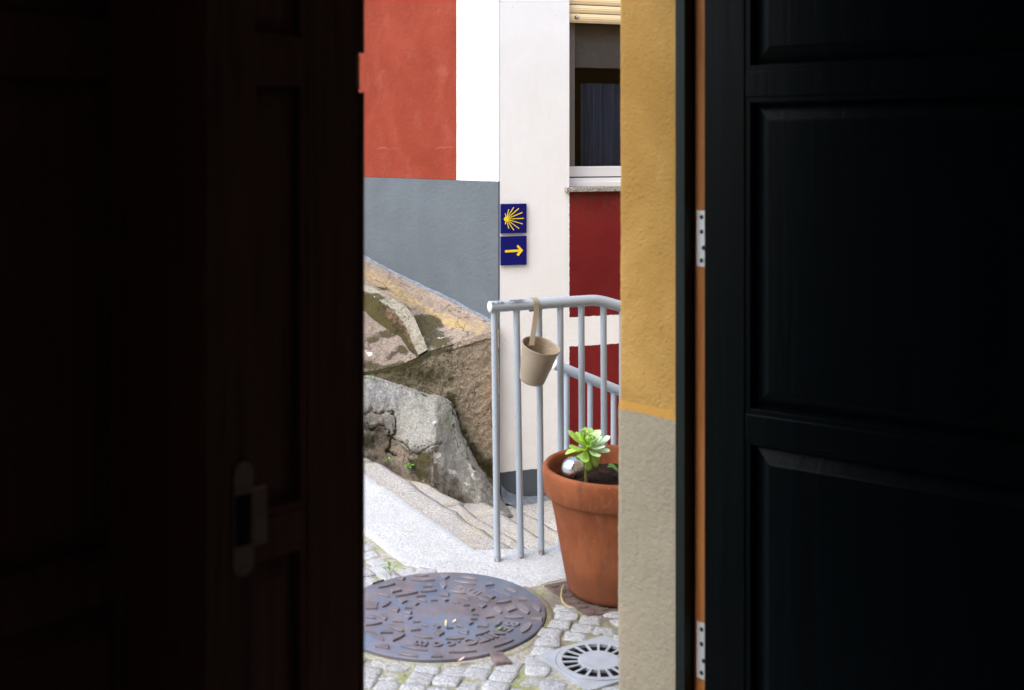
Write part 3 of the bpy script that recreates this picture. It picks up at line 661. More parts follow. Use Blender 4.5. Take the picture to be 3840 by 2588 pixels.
# ------------------------------------------------------------------ manhole cover
mh=thing('manhole_cover','round rusty iron manhole cover with raised pattern set in the cobbles','manhole cover',tuple(CC))
b=MB(); zt=.008
b.lathe([(0.001,zt),(CR-.006,zt),(CR-.003,zt-.002),(CR-.003,-.02)],96,Matrix.Translation(CC)); b.build('lid',M['iron'],mh,smooth=True,fix=True)
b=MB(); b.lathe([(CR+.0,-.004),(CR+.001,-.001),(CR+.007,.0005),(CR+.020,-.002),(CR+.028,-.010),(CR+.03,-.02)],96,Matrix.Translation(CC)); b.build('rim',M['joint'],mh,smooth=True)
b=MB()
def E(poly,h=.0065): b.prism(poly,zt-.001,zt+h,chamfer=.0014,fn=lambda x,y,z:(CC.x+x,CC.y+y,z))
def pol(r,a): return (r*math.cos(math.radians(a)),r*math.sin(math.radians(a)))
def lens(r,a,half,t,sign=1,n=9):
    o=[]
    for i in range(n): 
        q=a-half+2*half*i/(n-1); o.append(pol(r,q))
    for i in range(n-2,0,-1):
        q=a-half+2*half*i/(n-1); f=1-((i/(n-1))*2-1)**2; o.append(pol(r-t*f if sign>0 else r+t*f,q))
    E(o)
def tri(r,a,s,rot): E([(pol(r,a)[0]+s*math.cos(math.radians(rot+k*120+(14 if k else 0))),pol(r,a)[1]+s*math.sin(math.radians(rot+k*120))) for k in range(3)])
def dia(r,a,s,rot=0): E([(pol(r,a)[0]+s*(1.15 if k%2==0 else .85)*math.cos(math.radians(rot+k*90)),pol(r,a)[1]+s*math.sin(math.radians(rot+k*90))) for k in range(4)])
def brc(r,a,l,w):
    c=Vector(pol(r,a)); t=Vector((-math.sin(math.radians(a)),math.cos(math.radians(a)))); n=Vector((t.y,-t.x)); E([tuple(c+t*l+n*w),tuple(c-t*l+n*w),tuple(c-t*l-n*w),tuple(c+t*l-n*w)])
def rel(a,rot): E
def sp(x,y):
    g=ground(1350+x*.574,1688+y*.574,zt); return Vector((g.x-CC.x,g.y-CC.y))
LN="345,826,450,826;657,835,762,852;68,875,158,855;333,857,490,855;607,862,757,885;120,905,230,880;583,928,690,943;862,918,982,965;942,906,1022,940;98,937,187,963;233,962,380,935;395,933,505,922;757,963,842,1000;885,1008,990,993;943,1100,1070,1103;38,1152,145,1135;755,1220,848,1190;40,1190,150,1250;215,1255,295,1210;353,1220,473,1237;560,1242,685,1238;265,1290,440,1318;580,1330,762,1320;875,1295,1005,1248;253,1337,378,1357;632,1375,750,1370;965,1325,1055,1295"
TR="225,843,278,858;820,893,878,885;412,900,472,898;617,906,690,914;370,965,430,958;512,955,575,960;383,988,427,998;462,990,508,988;602,998,642,1006;653,975,712,990;1030,986,1095,988;677,1022,720,1020;38,1043,108,1043;180,1048,243,1065;293,1040,338,1040;287,1068,327,1078;733,1080,775,1082;722,1113,767,1112;822,1105,880,1095;1120,1108,1187,1122;38,1100,95,1108;210,1125,278,1130;347,1132,392,1130;395,1152,438,1160;565,1172,608,1170;628,1158,667,1165;765,1160,835,1163;332,1188,396,1182;637,1197,700,1212;133,1203,215,1200;98,1290,185,1305;465,1360,540,1358;822,1348,890,1335"
VS="525,825,555,850,585,830;195,915,212,938,275,922;818,958,860,978,885,965;243,985,275,1007,310,990;535,980,555,993,580,985;343,1005,362,1020,388,1008;708,1040,727,1057,752,1045;770,1020,800,1038,830,1022;948,1040,968,1065,1025,1045;297,1095,315,1110,342,1098;697,1133,715,1147,742,1135;480,1155,505,1172,528,1160;480,1197,517,1222,553,1200;1050,1240,1090,1258,1120,1240"
LR="145,1030,195,990;883,1030,920,1072;1038,1010,1098,1075;135,1075,165,1115;880,1158,920,1120;195,1150,282,1190;1055,1200,1110,1135;540,868,548,908;1140,1015,1172,1060;1158,1203,1195,1160"
def num(t): return [[float(q) for q in r.split(',')] for r in t.split(';')]
polys=[]
def arcpoly(p,q,dn_,up_,n=7):
    d=q-p; nn=Vector((-d.y,d.x)).normalized(); nn=nn if nn.y>0 else -nn; o=[]
    for i in range(n): t=i/(n-1); o.append(p.lerp(q,t)-nn*dn_*4*t*(1-t))
    for i in range(n-2,0,-1): t=i/(n-1); o.append(p.lerp(q,t)+nn*up_*(4*t*(1-t))**.7)
    return o
for r in num(LN):
    p,q=sp(r[0],r[1]),sp(r[2],r[3]); polys.append(arcpoly(p,q,.004,min(.013,.2*(q-p).length+.002)))
for r in num(TR):
    p,q=sp(r[0],r[1]),sp(r[2],r[3]); d=q-p; nn=Vector((-d.y,d.x)).normalized(); nn=nn if nn.y>0 else -nn
    polys.append([p,q,p.lerp(q,random.uniform(.35,.95))+nn*min(.026,max(.014,d.length*.75))])
for r in num(VS):
    p,v,q=sp(r[0],r[1]),sp(r[2],r[3]),sp(r[4],r[5]); polys.append([p,v,q,p.lerp(q,.5)+(p.lerp(q,.5)-v)*.75])
for r in num(LR):
    p,q=sp(r[0],r[1]),sp(r[2],r[3]); c=p.lerp(q,.5); h=(q-p)*.5; w_=Vector((-h.y,h.x)).normalized()*max(.0085,h.length*.34)
    polys.append([c+h*math.cos(t)+w_*math.sin(t) for t in np.linspace(0,2*math.pi,14,endpoint=False)])
lim=(1366-CX)/F
for P_ in list(polys):
    m_=[Vector((-q.x,q.y)) for q in P_]
    if all((q.x+CC.x)/(q.y+CC.y)<lim-.003 for q in m_): polys.append(m_)
for P_ in polys:
    P_=[q*min(1,(CR-.008)/max(q.length,1e-6)) for q in P_]
    a2=sum(P_[i].x*P_[(i+1)%len(P_)].y-P_[(i+1)%len(P_)].x*P_[i].y for i in range(len(P_)))
    if abs(a2)<4e-5 or max(q.length for q in P_)>CR-.004: continue
    E([tuple(q) for q in (P_ if a2>0 else P_[::-1])])
b.build('raised_pattern',M['iron'],mh,smooth=False)
# lettering cast on the lid
def letters(seq, r, parent, name):
    bm=bmesh.new()
    for ch,ang,size in seq:
        cu=bpy.data.curves.new('t','FONT'); cu.body=ch; cu.size=size; cu.extrude=.0024; cu.bevel_depth=.0004; cu.align_x='CENTER'; cu.align_y='CENTER'; cu.offset=.0012
        o=bpy.data.objects.new('t',cu); COL.objects.link(o); dg=bpy.context.evaluated_depsgraph_get(); me=bpy.data.meshes.new_from_object(o.evaluated_get(dg))
        p=pol(r,ang); me.transform(Matrix.Translation((CC.x+p[0],CC.y+p[1],zt+.0024))@Matrix.Rotation(math.radians(ang-90),4,'Z')); bm.from_mesh(me)
        bpy.data.meshes.remove(me); bpy.data.objects.remove(o); bpy.data.curves.remove(cu)
    me=bpy.data.meshes.new(name); bm.to_mesh(me); bm.free(); me.materials.append(M['iron'])
    o=link(bpy.data.objects.new(name,me)); o.parent=parent; o.location=-Vector(parent.location); return o
letters([('B',-24.0,.056),('E',-33.5,.054),('N',-43.6,.054),('I',-50.6,.052),('T',-56.6,.054),('O',-66,.056),('.',-73,.05),('c',-79,.058),('o',-89,.058),('m',-101,.058)],.240,mh,'lettering')
b=MB(); a=math.radians(58); u=Vector((math.cos(a-math.pi/2),math.sin(a-math.pi/2))); w=Vector((math.cos(a),math.sin(a)))
c=Vector((.075,.158))
b.prism([tuple(c-u*.047-w*.019),tuple(c+u*.047-w*.019),tuple(c+u*.047+w*.019),tuple(c-u*.047+w*.019)],zt-.001,zt+.0028,chamfer=.001,fn=lambda x,y,z:(CC.x+x,CC.y+y,z))
c2=Vector((-.235,.055)); u2=Vector((.98,-.2)); w2=Vector((.2,.98))
b.build('cast_label',M['iron'],mh); b=MB()
b.prism([tuple(c2-u2*.032-w2*.02),tuple(c2+u2*.032-w2*.02),tuple(c2+u2*.032+w2*.02),tuple(c2-u2*.032+w2*.02)],zt-.001,zt+.0026,chamfer=.001,fn=lambda x,y,z:(CC.x+x,CC.y+y,z))
b.build('cast_label',M['iron'],mh)
letters([('C',71,.032),('X',63.5,.032),('E',56,.032)],.175,mh,'cast_letters')
b=MB()
q=ground(1873,2480); b.prism([(q.x-.028,q.y+.034),(q.x+.006,q.y+.040),(q.x+.036,q.y-.022),(q.x-.008,q.y-.030)],-.02,.010,chamfer=.002)
tag(b.build('iron_lug',simple('rusty_lug',(.17,.13,.125),.8,.3,0,.3,30,.001)),'small rusty iron lug between the cobbles at the edge of the manhole','iron lug')
# ------------------------------------------------------------------ floor drain
dr=thing('floor_drain','grey square floor drain with round slotted grate in the cobbles below the ochre wall','drain',tuple(DC))
b=MB()
# square plate with a round hole, raised slightly
n=64; ring=[]; sq=[]
for i in range(n):
    a=2*math.pi*i/n+ANG; ring.append((DC.x+.121*math.cos(a),DC.y+.121*math.sin(a)))
    # rounded square outline
    th=(a-ANG)%(math.pi/2)-math.pi/4; rr=min(.126/max(math.cos(th),.3),.170); sq.append((DC.x+rr*math.cos(a),DC.y+rr*math.sin(a)))
vs=[(x,y,.005) for x,y in ring]+[(x,y,.004) for x,y in sq]+[(x,y,-.02) for x,y in sq]+[(x,y,-.006) for x,y in ring]
fs=[(i,(i+1)%n,n+(i+1)%n,n+i) for i in range(n)]+[(n+i,n+(i+1)%n,2*n+(i+1)%n,2*n+i) for i in range(n)]+[(i,3*n+i,3*n+(i+1)%n,(i+1)%n) for i in range(n)]
b.add(vs,fs); b.build('plate',M['grate'],dr,bevel=.0015)
b=MB(); gz=.007
b.lathe([(.1195,-.01),(.1195,gz-.001),(.118,gz),(.104,gz),(.103,gz-.001),(.103,-.01)],96,Matrix.Translation(DC))
b.lathe([(.0005,gz+.0005),(.058,gz),(.0595,gz-.0015),(.0595,-.01)],64,Matrix.Translation(DC))
ns=18
for k in range(ns):
    a=2*math.pi*(k+.3)/ns; u=Vector((math.cos(a),math.sin(a),0)); v=Vector((-u.y,u.x,0))
    p=[DC+u*.058-v*.0030,DC+u*.1045-v*.0048,DC+u*.1045+v*.0048,DC+u*.058+v*.0030]
    b.hexa([q+Vector((0,0,.003)) for q in p]+[q+Vector((0,0,gz-.0004)) for q in p])
b.build('grate',M['grate'],dr,bevel=.0008)
b=MB(); b.lathe([(.001,-.0030),(.1245,-.0030)],48,Matrix.Translation(DC)); b.build('sump_shade',M['hole'],dr)  # flat black disc standing in for the shade below the slots
# ------------------------------------------------------------------ rusty access plate under the pot
b=MB(); b.prism([tuple(p)[:2] for p in pc],-.02,-.001,chamfer=.002)
ex=(pc[1]-pc[0]).normalized(); ey=(pc[3]-pc[0]).normalized()
for i in range(6):
    for j in range(6):
        c=pc[0]+ex*(.026+i*.047)+ey*(.026+j*.047); r=.013
        pts=[c+(ex*math.cos(t)*1.3+ey*math.sin(t)*.7)*r for t in np.linspace(0,2*math.pi,8,endpoint=False)] if (i+j)%2 else [c+(ex*math.cos(t)*.7+ey*math.sin(t)*1.3)*r for t in np.linspace(0,2*math.pi,8,endpoint=False)]
        b.prism([(p.x,p.y) for p in pts],-.002,.0018,chamfer=.001)
M['rust']=simple('rusty_plate',(.105,.075,.066),.85,.3,0,.3,30,.001)
tag(b.build('access_plate',M['rust']),'small square rusty iron plate under the terracotta pot','access plate')
b=MB(); tw=[ground(2113,2195,.012),ground(2106,2215,.02),ground(2104,2240,.018),ground(2112,2262,.012),ground(2128,2275,.008),ground(2144,2281,.006)]
b.tube(tw,.0026,6); tag(b.build('dry_twig',M['stalk'],smooth=True),'thin brown curved twig lying beside the terracotta pot','twig')
# ------------------------------------------------------------------ terracotta pot and what grows in it
PC=Vector((.345,3.69,.002))
pot=thing('terracotta_pot','large terracotta flower pot standing by the ochre wall','flower pot',tuple(PC))
b=MB(); prof=[(.001,0),(.153,0),(.1605,.006),(.1645,.020),(.1785,.09),(.2045,.235),(.2215,.312),(.2225,.315),(.2365,.313),(.2405,.318),(.2455,.385),(.2445,.395),(.239,.402),(.230,.401),(.2245,.394),(.220,.370),(.2165,.335),(.214,.328),(.208,.30)]
prof=[(r,z*1.018) for r,z in prof]
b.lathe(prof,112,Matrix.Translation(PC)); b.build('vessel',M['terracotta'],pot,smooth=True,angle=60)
b=MB(); ng=40; 
vs=[];fs=[]
for i in range(ng+1):
    r=.2145*i/ng
    for k in range(60):
        th=2*math.pi*k/60; x=PC.x+r*math.cos(th); y=PC.y+r*math.sin(th); vs.append((x,y,.352+.010*mn.fractal(Vector((x*22,y*22,0)),1,2,5)))
for i in range(ng):
    for k in range(60): fs.append((i*60+k,i*60+(k+1)%60,(i+1)*60+(k+1)%60,(i+1)*60+k))
b.add(vs,fs); b.build('soil',M['soil'],pot,smooth=True,angle=180)
def leafgeo(mb, shades, base, dirv, up, L, w, thick, curl, sh, seg=9, tipw=.72):
    """fleshy spatulate leaf; dirv along, up = surface normal at the root"""
    d=dirv.normalized(); s=d.cross(up).normalized(); u=s.cross(d).normalized(); b0=len(mb.v); vs=[]; n=8
    p=Vector(base); ang=0
    for i in range(seg+1):
        t=i/seg
        if i: 
            ang+=curl/seg; p=p+(d*math.cos(ang)+u*math.sin(ang))*(L/seg)
        nn=u*math.cos(ang)-d*math.sin(ang)
        ww=w*(.22+.78*math.sin(min(1,t/tipw)*math.pi/2)**1.5)*(1 if t<tipw else math.sqrt(max(.0,1-((t-tipw)/(1-tipw))**2))+.03)
        tt=thick*(1-.5*t)
        for k in range(n):
            th=2*math.pi*k/n; vs.append(p+s*ww*.5*math.cos(th)+nn*(tt*.5*math.sin(th)+.12*ww*math.cos(th)**2))
    fs=[]
    for i in range(seg):
        for k in range(n): fs.append((i*n+k,i*n+(k+1)%n,(i+1)*n+(k+1)%n,(i+1)*n+k))
    fs.append(tuple(range(seg*n,seg*n+n))); mb.add(vs,fs)
    for i in range(seg+1): shades += [max(0,min(1,sh+.25*(i/seg)-.1))]*n
def shade_attr(o, sh):
    a=o.data.attributes.new('shade','FLOAT','POINT'); a.data.foreach_set('value',np.array(sh,np.float32))
suc=thing('succulent_plant','bright green rosette succulent on a stem in the terracotta pot','plant',(.243,3.70,.35))
HC=at(2207,1668,3.66); b=MB()
b.tube([Vector((.243,3.70,.34)),Vector((.2425,3.69,.385)),at(2193,1735,3.665),at(2200,1700,3.66),HC],[.0035,.0045,.0055,.0085,.011],10)
b.build('stem',M['stem'],suc,smooth=True)
b=MB(); b.tube([Vector((.249,3.70,.34)),at(2197,1760,3.655),at(2203,1715,3.65)],[.0016,.0018,.0016],6); b.build('stalk',M['stalk'],suc,smooth=True)
b=MB(); sh=[]; ga=2.39996; R_=random.Random(4)
nl=44; tilt=Vector((.10,-.34,.93)).normalized(); tx_=tilt.cross(Vector((0,1,0))).normalized(); ty_=tilt.cross(tx_).normalized()
for i in range(nl):
    t=i/(nl-1); el=math.radians(78-118*t**1.15+R_.uniform(-7,7)); az=i*ga
    dv=(tx_*math.cos(az)+ty_*math.sin(az))*math.cos(el)+tilt*math.sin(el)
    L=(.022+.053*min(1,t*1.7))*R_.uniform(.9,1.08); 
    base=HC+tilt*(.008-.035*t)+(dv-tilt*dv.dot(tilt))*.006
    upv=tilt-dv*tilt.dot(dv)
    if upv.length<.05: upv=tx_
    if t>.8: L*=.85
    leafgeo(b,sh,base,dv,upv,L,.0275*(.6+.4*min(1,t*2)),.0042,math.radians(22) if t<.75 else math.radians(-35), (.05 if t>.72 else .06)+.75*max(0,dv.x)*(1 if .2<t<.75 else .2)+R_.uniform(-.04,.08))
o=b.build('rosette',M['aeonium'],suc,smooth=True,angle=180,fix=True); shade_attr(o,sh)
def small_plant(name,label,base,n,L,w,seed,spread=1.0,h=.02,group=None,mat='leaf'):
    t=thing(name,label,'plant',tuple(base),group); R_=random.Random(seed); b=MB(); sh=[]; s=MB()
    for i in range(n):
        az=i*2.4+seed; el=math.radians(R_.uniform(15,60)); dv=Vector((math.cos(az)*math.cos(el)*spread,math.sin(az)*math.cos(el)*spread,math.sin(el)))
        p0=Vector(base); p1=p0+Vector((dv.x,dv.y,0))*h*.6+Vector((0,0,h*R_.uniform(.4,1.1)))
        s.tube([p0,p0.lerp(p1,.5)+Vector((0,0,h*.1)),p1],L*.035,5)
        leafgeo(b,sh,p1,dv,Vector((0,0,1)),L*R_.uniform(.7,1.1),w,w*.08,math.radians(-30),R_.uniform(.2,.9),6,.5)
    s.build('stem',M['stem'],t,smooth=True); o=b.build('foliage',M[mat],t,smooth=True,angle=180); shade_attr(o,sh); return t
small_plant('small_plant','small leafy green plant in the terracotta pot, half hidden by the wall',Vector((.368,3.72,.352)),9,.034,.020,3,1.0,.045)
small_plant('weed','tiny green weed at the foot of the rock, nearer the dark door',at(1455,1733,5.86),7,.020,.012,5,1.0,.014)
small_plant('weed','tiny green weed at the foot of the rock, beside the third step',at(1535,1757,5.98),9,.022,.013,8,1.0,.018)
small_plant('weed','tiny two-leaved weed growing at the far edge of the manhole cover',ground(1464,2160,.0),4,.024,.012,2,.9,.028)
small_plant('weed','tiny weed growing in the crack where rock and concrete meet',at(1392,1418,6.28),5,.016,.010,6,1.0,.010)
# mirror ball light
BC=at(2149,1756,3.575); BR=.0370
mb_=thing('mirror_ball','small silver mirror-mosaic glass ball on a stake in the terracotta pot','garden ball',(BC.x,BC.y,.352))
def mirror():
    m=NT('mirror_mosaic',.20,.6,1.0); v=m.n('ShaderNodeTexVoronoi'); m.put(v.inputs['Vector'],m.co); v.inputs['Scale'].default_value=150
    c=m.mix(m.noise(70,2,.5),(.66,.70,.78),(.92,.94,.98)); return m.out(c)
M['mirror']=mirror()
def clear():
    m=NT('clear_glass',.02,.5); m.put(m.b.inputs['Transmission Weight'],1.0); m.b.inputs['IOR'].default_value=1.2; return m.out((.97,.98,1))
b=MB(); r_=BR*.93; nl_,nk=14,26
for i in range(nl_):
    for k in range(nk):
        t0,t1=[math.pi*(i+e)/nl_ for e in (.03,.97)]; a0_,a1_=[2*math.pi*(k+(.5 if i%2 else 0)+e)/nk for e in (.03,.97)]
        jx=1+random.uniform(-.02,.02)
        vs=[BC+Vector((math.sin(t)*math.cos(a),math.sin(t)*math.sin(a),math.cos(t)))*r_*(1+random.uniform(-.012,.008)) for t,a in ((t0,a0_),(t0,a1_),(t1,a1_),(t1,a0_))]
        b.add(vs,[(0,1,2,3)])
b.build('mosaic',M['mirror'],mb_,fix=False)
b=MB(); b.lathe([(BR*.9*math.sin(t),-BR*.9*math.cos(t)) for t in np.linspace(.001,math.pi-.001,24)],40,Matrix.Translation(BC)); b.build('core',M['grate'],mb_,smooth=True,angle=180)
b=MB(); b.tube([BC-Vector((0,0,BR*.95)),Vector((BC.x,BC.y,.345))],.004,8); b.build('stake',M['screw'],mb_,smooth=True)
b=MB(); b.lathe([(BR*math.sin(t),-BR*math.cos(t)) for t in np.linspace(.001,math.pi-.001,32)],48,Matrix.Translation(BC)); o=b.build('globe',clear(),mb_,smooth=True,angle=180)
# ------------------------------------------------------------------ railings
rl=thing('stair_railing','pale blue-grey steel railing in front, on the curb beside the terracotta pot','railing',(-.05,3.94,0))
r1=at(1836,1150,3.935); r1.z=.888; pts=[]
rdir=Vector((.912,.41,0)).normalized()
bend=Vector((.312,4.10,.895)); 
def ray_x(px,Yg): return (px-CX)/F*Yg
start=Vector((ray_x(1838,3.935),3.935,.893)); end=bend+Vector((.945,.25,-.29))*1.15
down=(end-bend).normalized()
pts=[start]+[start.lerp(bend,t) for t in (.25,.5,.75)]+[bend-(bend-start).normalized()*.035]
for t in np.linspace(0,1,7)[1:-1]:
    a=bend-(bend-start).normalized()*.035; c=bend+down*.035; pts.append(a.lerp(bend,t).lerp(bend.lerp(c,t),t))
pts+=[bend+down*.035,end]
b=MB(); b.tube(pts,.0200,24); b.build('handrail',M['rail'],rl,smooth=True,angle=50)
b=MB(); hd=(bend-start).normalized(); b.tube([start-hd*.0045,start-hd*.002,start+hd*.001],[.0170,.0200,.0200],24); b.build('end_cap',M['cap'],rl,smooth=True,angle=50)
tops=[1853,1937,2021,2101,2180,2263]; bots=[1866,1953.5,2030]
for i,tx in enumerate(tops):
    k=(tx-CX)/F; t=(k*start.y-start.x)/(hd.x-k*hd.y); tp=start+hd*t; tp.z-=.0145
    if i<3: bp=ground(bots[i],[2107,2092,2080][i])
    else: bp=Vector((tp.x+.004,tp.y,0))
    bp.z=-.03
    b=MB(); b.tube([bp,tp],.0116,16); 
    b.tube([tp-Vector((0,0,.010)),tp+Vector((0,0,.004))],[.0116,.0165],16,cap=False)
    b.build('baluster',M['rail'],rl,smooth=True,angle=50)
for i in range(1,11):
    tp=bend+down*(.10*i); tp.z-=.0145; b=MB(); b.tube([Vector((tp.x,tp.y,-.04-.36*(.1*i))),tp],.0116,14); b.build('baluster',M['rail'],rl,smooth=True,angle=50)
rl2=thing('lower_railing','pale blue-grey steel handrail behind, sloping down along the steps','railing',(.25,4.6,-.3))
S2=at(2080,1367,4.55); e2=at(2330,1469,4.62)+(at(2330,1469,4.62)-S2)*2.2
b=MB(); d2=(e2-S2).normalized(); b.tube([S2,S2.lerp(e2,.5),e2],.0205,20); b.build('handrail',M['rail'],rl2,smooth=True,angle=50)
b=MB(); b.tube([S2-d2*.004,S2-d2*.001,S2+d2*.001],[.0175,.0205,.0205],20); b.build('end_cap',M['cap'],rl2,smooth=True,angle=50)
for i,x in enumerate([2125,2213,2301,2389,2477,2565]):
    k=(x-CX)/F; t=(k*S2.y-S2.x)/(d2.x-k*d2.y); tp=S2+d2*t; b=MB(); b.tube([Vector((tp.x,tp.y,-.72)),tp],.0116,14)
    b.tube([tp-Vector((0,0,.026)),tp-Vector((0,0,.012))],[.0116,.016],14,cap=False); b.build('baluster',M['rail'],rl2,smooth=True,angle=50)
# ------------------------------------------------------------------ hanging cup planter
rc=at(2029,1297,3.90); axis=Vector((.235,-.26,.94)).normalized(); 
cup=thing('hanging_planter','beige ribbed metal cup planter hanging by a strap from the front handrail','planter',tuple(rc))
zc=axis; xc=zc.cross(Vector((0,1,0))).normalized()*-1; xc=(Vector((1,0,0))-zc*zc.x).normalized(); yc=zc.cross(xc)
Mc=Matrix.Identity(4); Mc.col[0][:3]=xc; Mc.col[1][:3]=yc; Mc.col[2][:3]=zc; Mc.col[3][:3]=rc
b=MB(); hC=.137; rt,rb=.0665,.0445; prof=[(.001,-hC),(rb-.004,-hC),(rb,-hC+.004)]
for q in range(60):
    t=.05+q/59*.93; r=rb+(rt-rb)*t; z=-hC+t*hC
    if .42<t<.80: r+=.0007*math.sin((t-.42)/.38*2*math.pi*8)
    prof.append((r,z))
prof+=[(rt+.0012,-.003),(rt+.002,0),(rt+.0008,.0022),(rt-.0016,.001),(rt-.0026,-.004)]
for q in range(50):
    t=.97-q/49*.60; r=rb+(rt-rb)*t-.0028
    if .42<t<.86: r+=.0011*math.sin((t-.42)/.38*2*math.pi*8)
    prof.append((r,-hC+t*hC))
b.lathe(prof,72,Mc); b.build('cup',M['cup'],cup,smooth=True,angle=70)
b=MB(); b.lathe([(.001,-.083),(.052,-.080)],40,Mc); b.build('liner',M['plate'],cup)
# strap: from the inside back wall of the cup up and over the rail
k=(2003-CX)/F; t=(k*start.y-start.x)/(hd.x-k*hd.y); rp=start+hd*t
nrm=Vector((hd.y,-hd.x,0))          # toward the camera
path=[]
s0=at(1993,1296,3.915); s1=at(2003,1150,3.94); 
fr=rp+nrm*.0222
path=[s0, s0.lerp(fr+Vector((0,0,-.02)),.5), fr+Vector((0,0,-.012))]
for a in np.linspace(0,math.pi,12): path.append(rp+nrm*.0222*math.cos(a)+Vector((0,0,.0222*math.sin(a))))
path.append(rp-nrm*.0222+Vector((0,0,-.03)))
b=MB(); vs=[];fs=[]; wv=hd*.0098
for i,p in enumerate(path):
    a_=path[min(i+1,len(path)-1)]-path[max(i-1,0)]; nn_=a_.cross(hd).normalized()*.0011
    vs+=[p-wv-nn_,p+wv-nn_,p+wv+nn_,p-wv+nn_]
for i in range(len(path)-1):
    for q in range(4): fs.append((i*4+q,i*4+(q+1)%4,(i+1)*4+(q+1)%4,(i+1)*4+q))
fs+= [(0,1,2,3),tuple(range(len(vs)-4,len(vs)))]
b.add(vs,fs); b.build('strap',M['cup'],cup,smooth=True,angle=50)
# ------------------------------------------------------------------ litter
def litter(name,label,p,L,w,col,az,curl=.6):
    b=MB(); sh=[]; leafgeo(b,sh,p,Vector((math.cos(az),math.sin(az),.08)),Vector((0,0,1)),L,w,.0012,curl,.5,6,.5)
    o=b.build(name,col,smooth=True,angle=180); shade_attr(o,sh); tag(o,label,'leaf')
M['brownleaf']=simple('brown_leaf',(.34,.17,.08),.8,.2,0,.3,60); M['paleleaf']=simple('pale_leaf',(.60,.55,.28),.8,.2,0,.2,60)
litter('fallen_leaf','curled brown fallen leaf on the lowest ground by the dark wall base',ground(1985,1905,-.655),.055,.026,M['brownleaf'],-.3,-.8)
litter('fallen_leaf','small green leaf lying on the right part of the manhole cover',ground(1862,2362,.014),.018,.011,M['leaf'],.2)
litter('fallen_leaf','pale yellow sprig lying near the middle of the manhole cover',ground(1671,2350,.012),.034,.007,M['paleleaf'],1.6,.3)
litter('fallen_leaf','pale green leaf scrap near the middle of the manhole cover',ground(1695,2334,.012),.016,.009,M['paleleaf'],.6)
litter('fallen_leaf','pinkish dry petal at the near edge of the manhole cover',ground(1716,2478,.012),.024,.012,simple('petal',(.62,.42,.30),.8,.2),.1,.7)
# ------------------------------------------------------------------ ochre house (the one we look out of)
och=thing('ochre_house','ochre yellow rendered house wall with beige base beside the open doorway','house',tuple(dn(1.996,1.55,0)))
DR,DL=1.996,.16; NI,NO=1.40,1.698; ZP=.846
def reveal_grid(z0,z1,proud,seed,nz):
    """inner frame side -> reveal -> outer corner -> along the facade, displaced rough render"""
    prof=[]
    for v in np.linspace(1.530,NO-.012,34): prof.append((DR-proud,v,(-1,0)))
    for a in np.linspace(0,math.pi/2,9)[1:-1]: prof.append((DR-proud+.012-.012*math.cos(a),NO-.012+(.012+proud)*math.sin(a),(-math.cos(a),math.sin(a))))
    for d in np.linspace(DR+.012,DR+1.0,60): prof.append((d,NO+proud,(0,1)))
    A=np.zeros((nz,len(prof),3))
    for i,z in enumerate(np.linspace(z0,z1,nz)):
        for j,(d,n,(nd,nn_)) in enumerate(prof):
            p=dn(d,n,z); k=.0010*mn.fractal(Vector((p.x*9+seed,p.y*9,p.z*8)),1,2,3)+.0006*mn.noise(Vector((p.x*75,p.y*75,p.z*60+seed)))+.0010*mn.noise(Vector((p.x*150,p.y*150,p.z*110+seed)))
            if j<3: k*=j/3
            q=dn(nd,nn_,0)*k; A[i,j]=(p.x+q.x,p.y+q.y,z)
    return A
b=MB()
b.grid(reveal_grid(ZP+.020,3.24,0,0,300))
fn=lambda d,n,z: dn(d,n,z)
OH=3.25
b.box(DR+.10,8,NI,1.690,ZP-.02,OH,fn=fn); b.box(DR+.004,DR+.10,1.532,1.690,ZP-.02,OH,fn=fn); b.box(DL-6,DL,NI,NO,ZP,OH,fn=fn); b.box(DL,DR+.10,NI,1.532,2.45,OH,fn=fn); b.box(DL,DR+.004,1.532,NO,2.45,OH,fn=fn)
o=b.build('wall',M['yellow'],och,smooth=True,angle=40,fix=False)
b=MB(); b.grid(reveal_grid(-.05,ZP,.004,7,150)); b.box(DR+.10,8,NI,1.690,-.72,ZP-.022,fn=fn); b.box(DR+.004,DR+.10,1.532,1.690,-.72,ZP-.022,fn=fn); b.box(DL-6,DL,NI,NO+.008,-.72,ZP-.002,fn=fn)
b.build('plinth',M['beige'],och,smooth=True,angle=40,fix=False)
b=MB(); g0=reveal_grid(ZP,ZP+.001,.004,7,2)[0]; g1=reveal_grid(ZP+.02,ZP+.021,.0,0,2)[0]; g2=g1.copy(); g2[:,2]=ZP+.022
mid=.5*(g0+g1); mid[:,2]=ZP+.014
inn=g0.copy(); 
A=np.stack([g0,mid,g1,g2]); b.grid(A); b.build('string_moulding',M['yellow_smooth'],och,smooth=True,angle=180,fix=False)
# door frame: painted stop, rebate in bare wood
b=MB()
b.box(DR-.003,DR+.06,1.505,1.532,-.05,2.45,fn=fn); b.box(DR+.030,DR+.10,1.44,1.505,-.05,2.45,1,fn=fn)
b.box(DL-.06,DL+.0,1.44,1.532,-.05,2.45,fn=fn); b.box(DL,DR,1.44,1.532,2.38,2.449,fn=fn)
b.build('door_frame',[M['green_frame'],M['bare_wood']],och,bevel=.002)
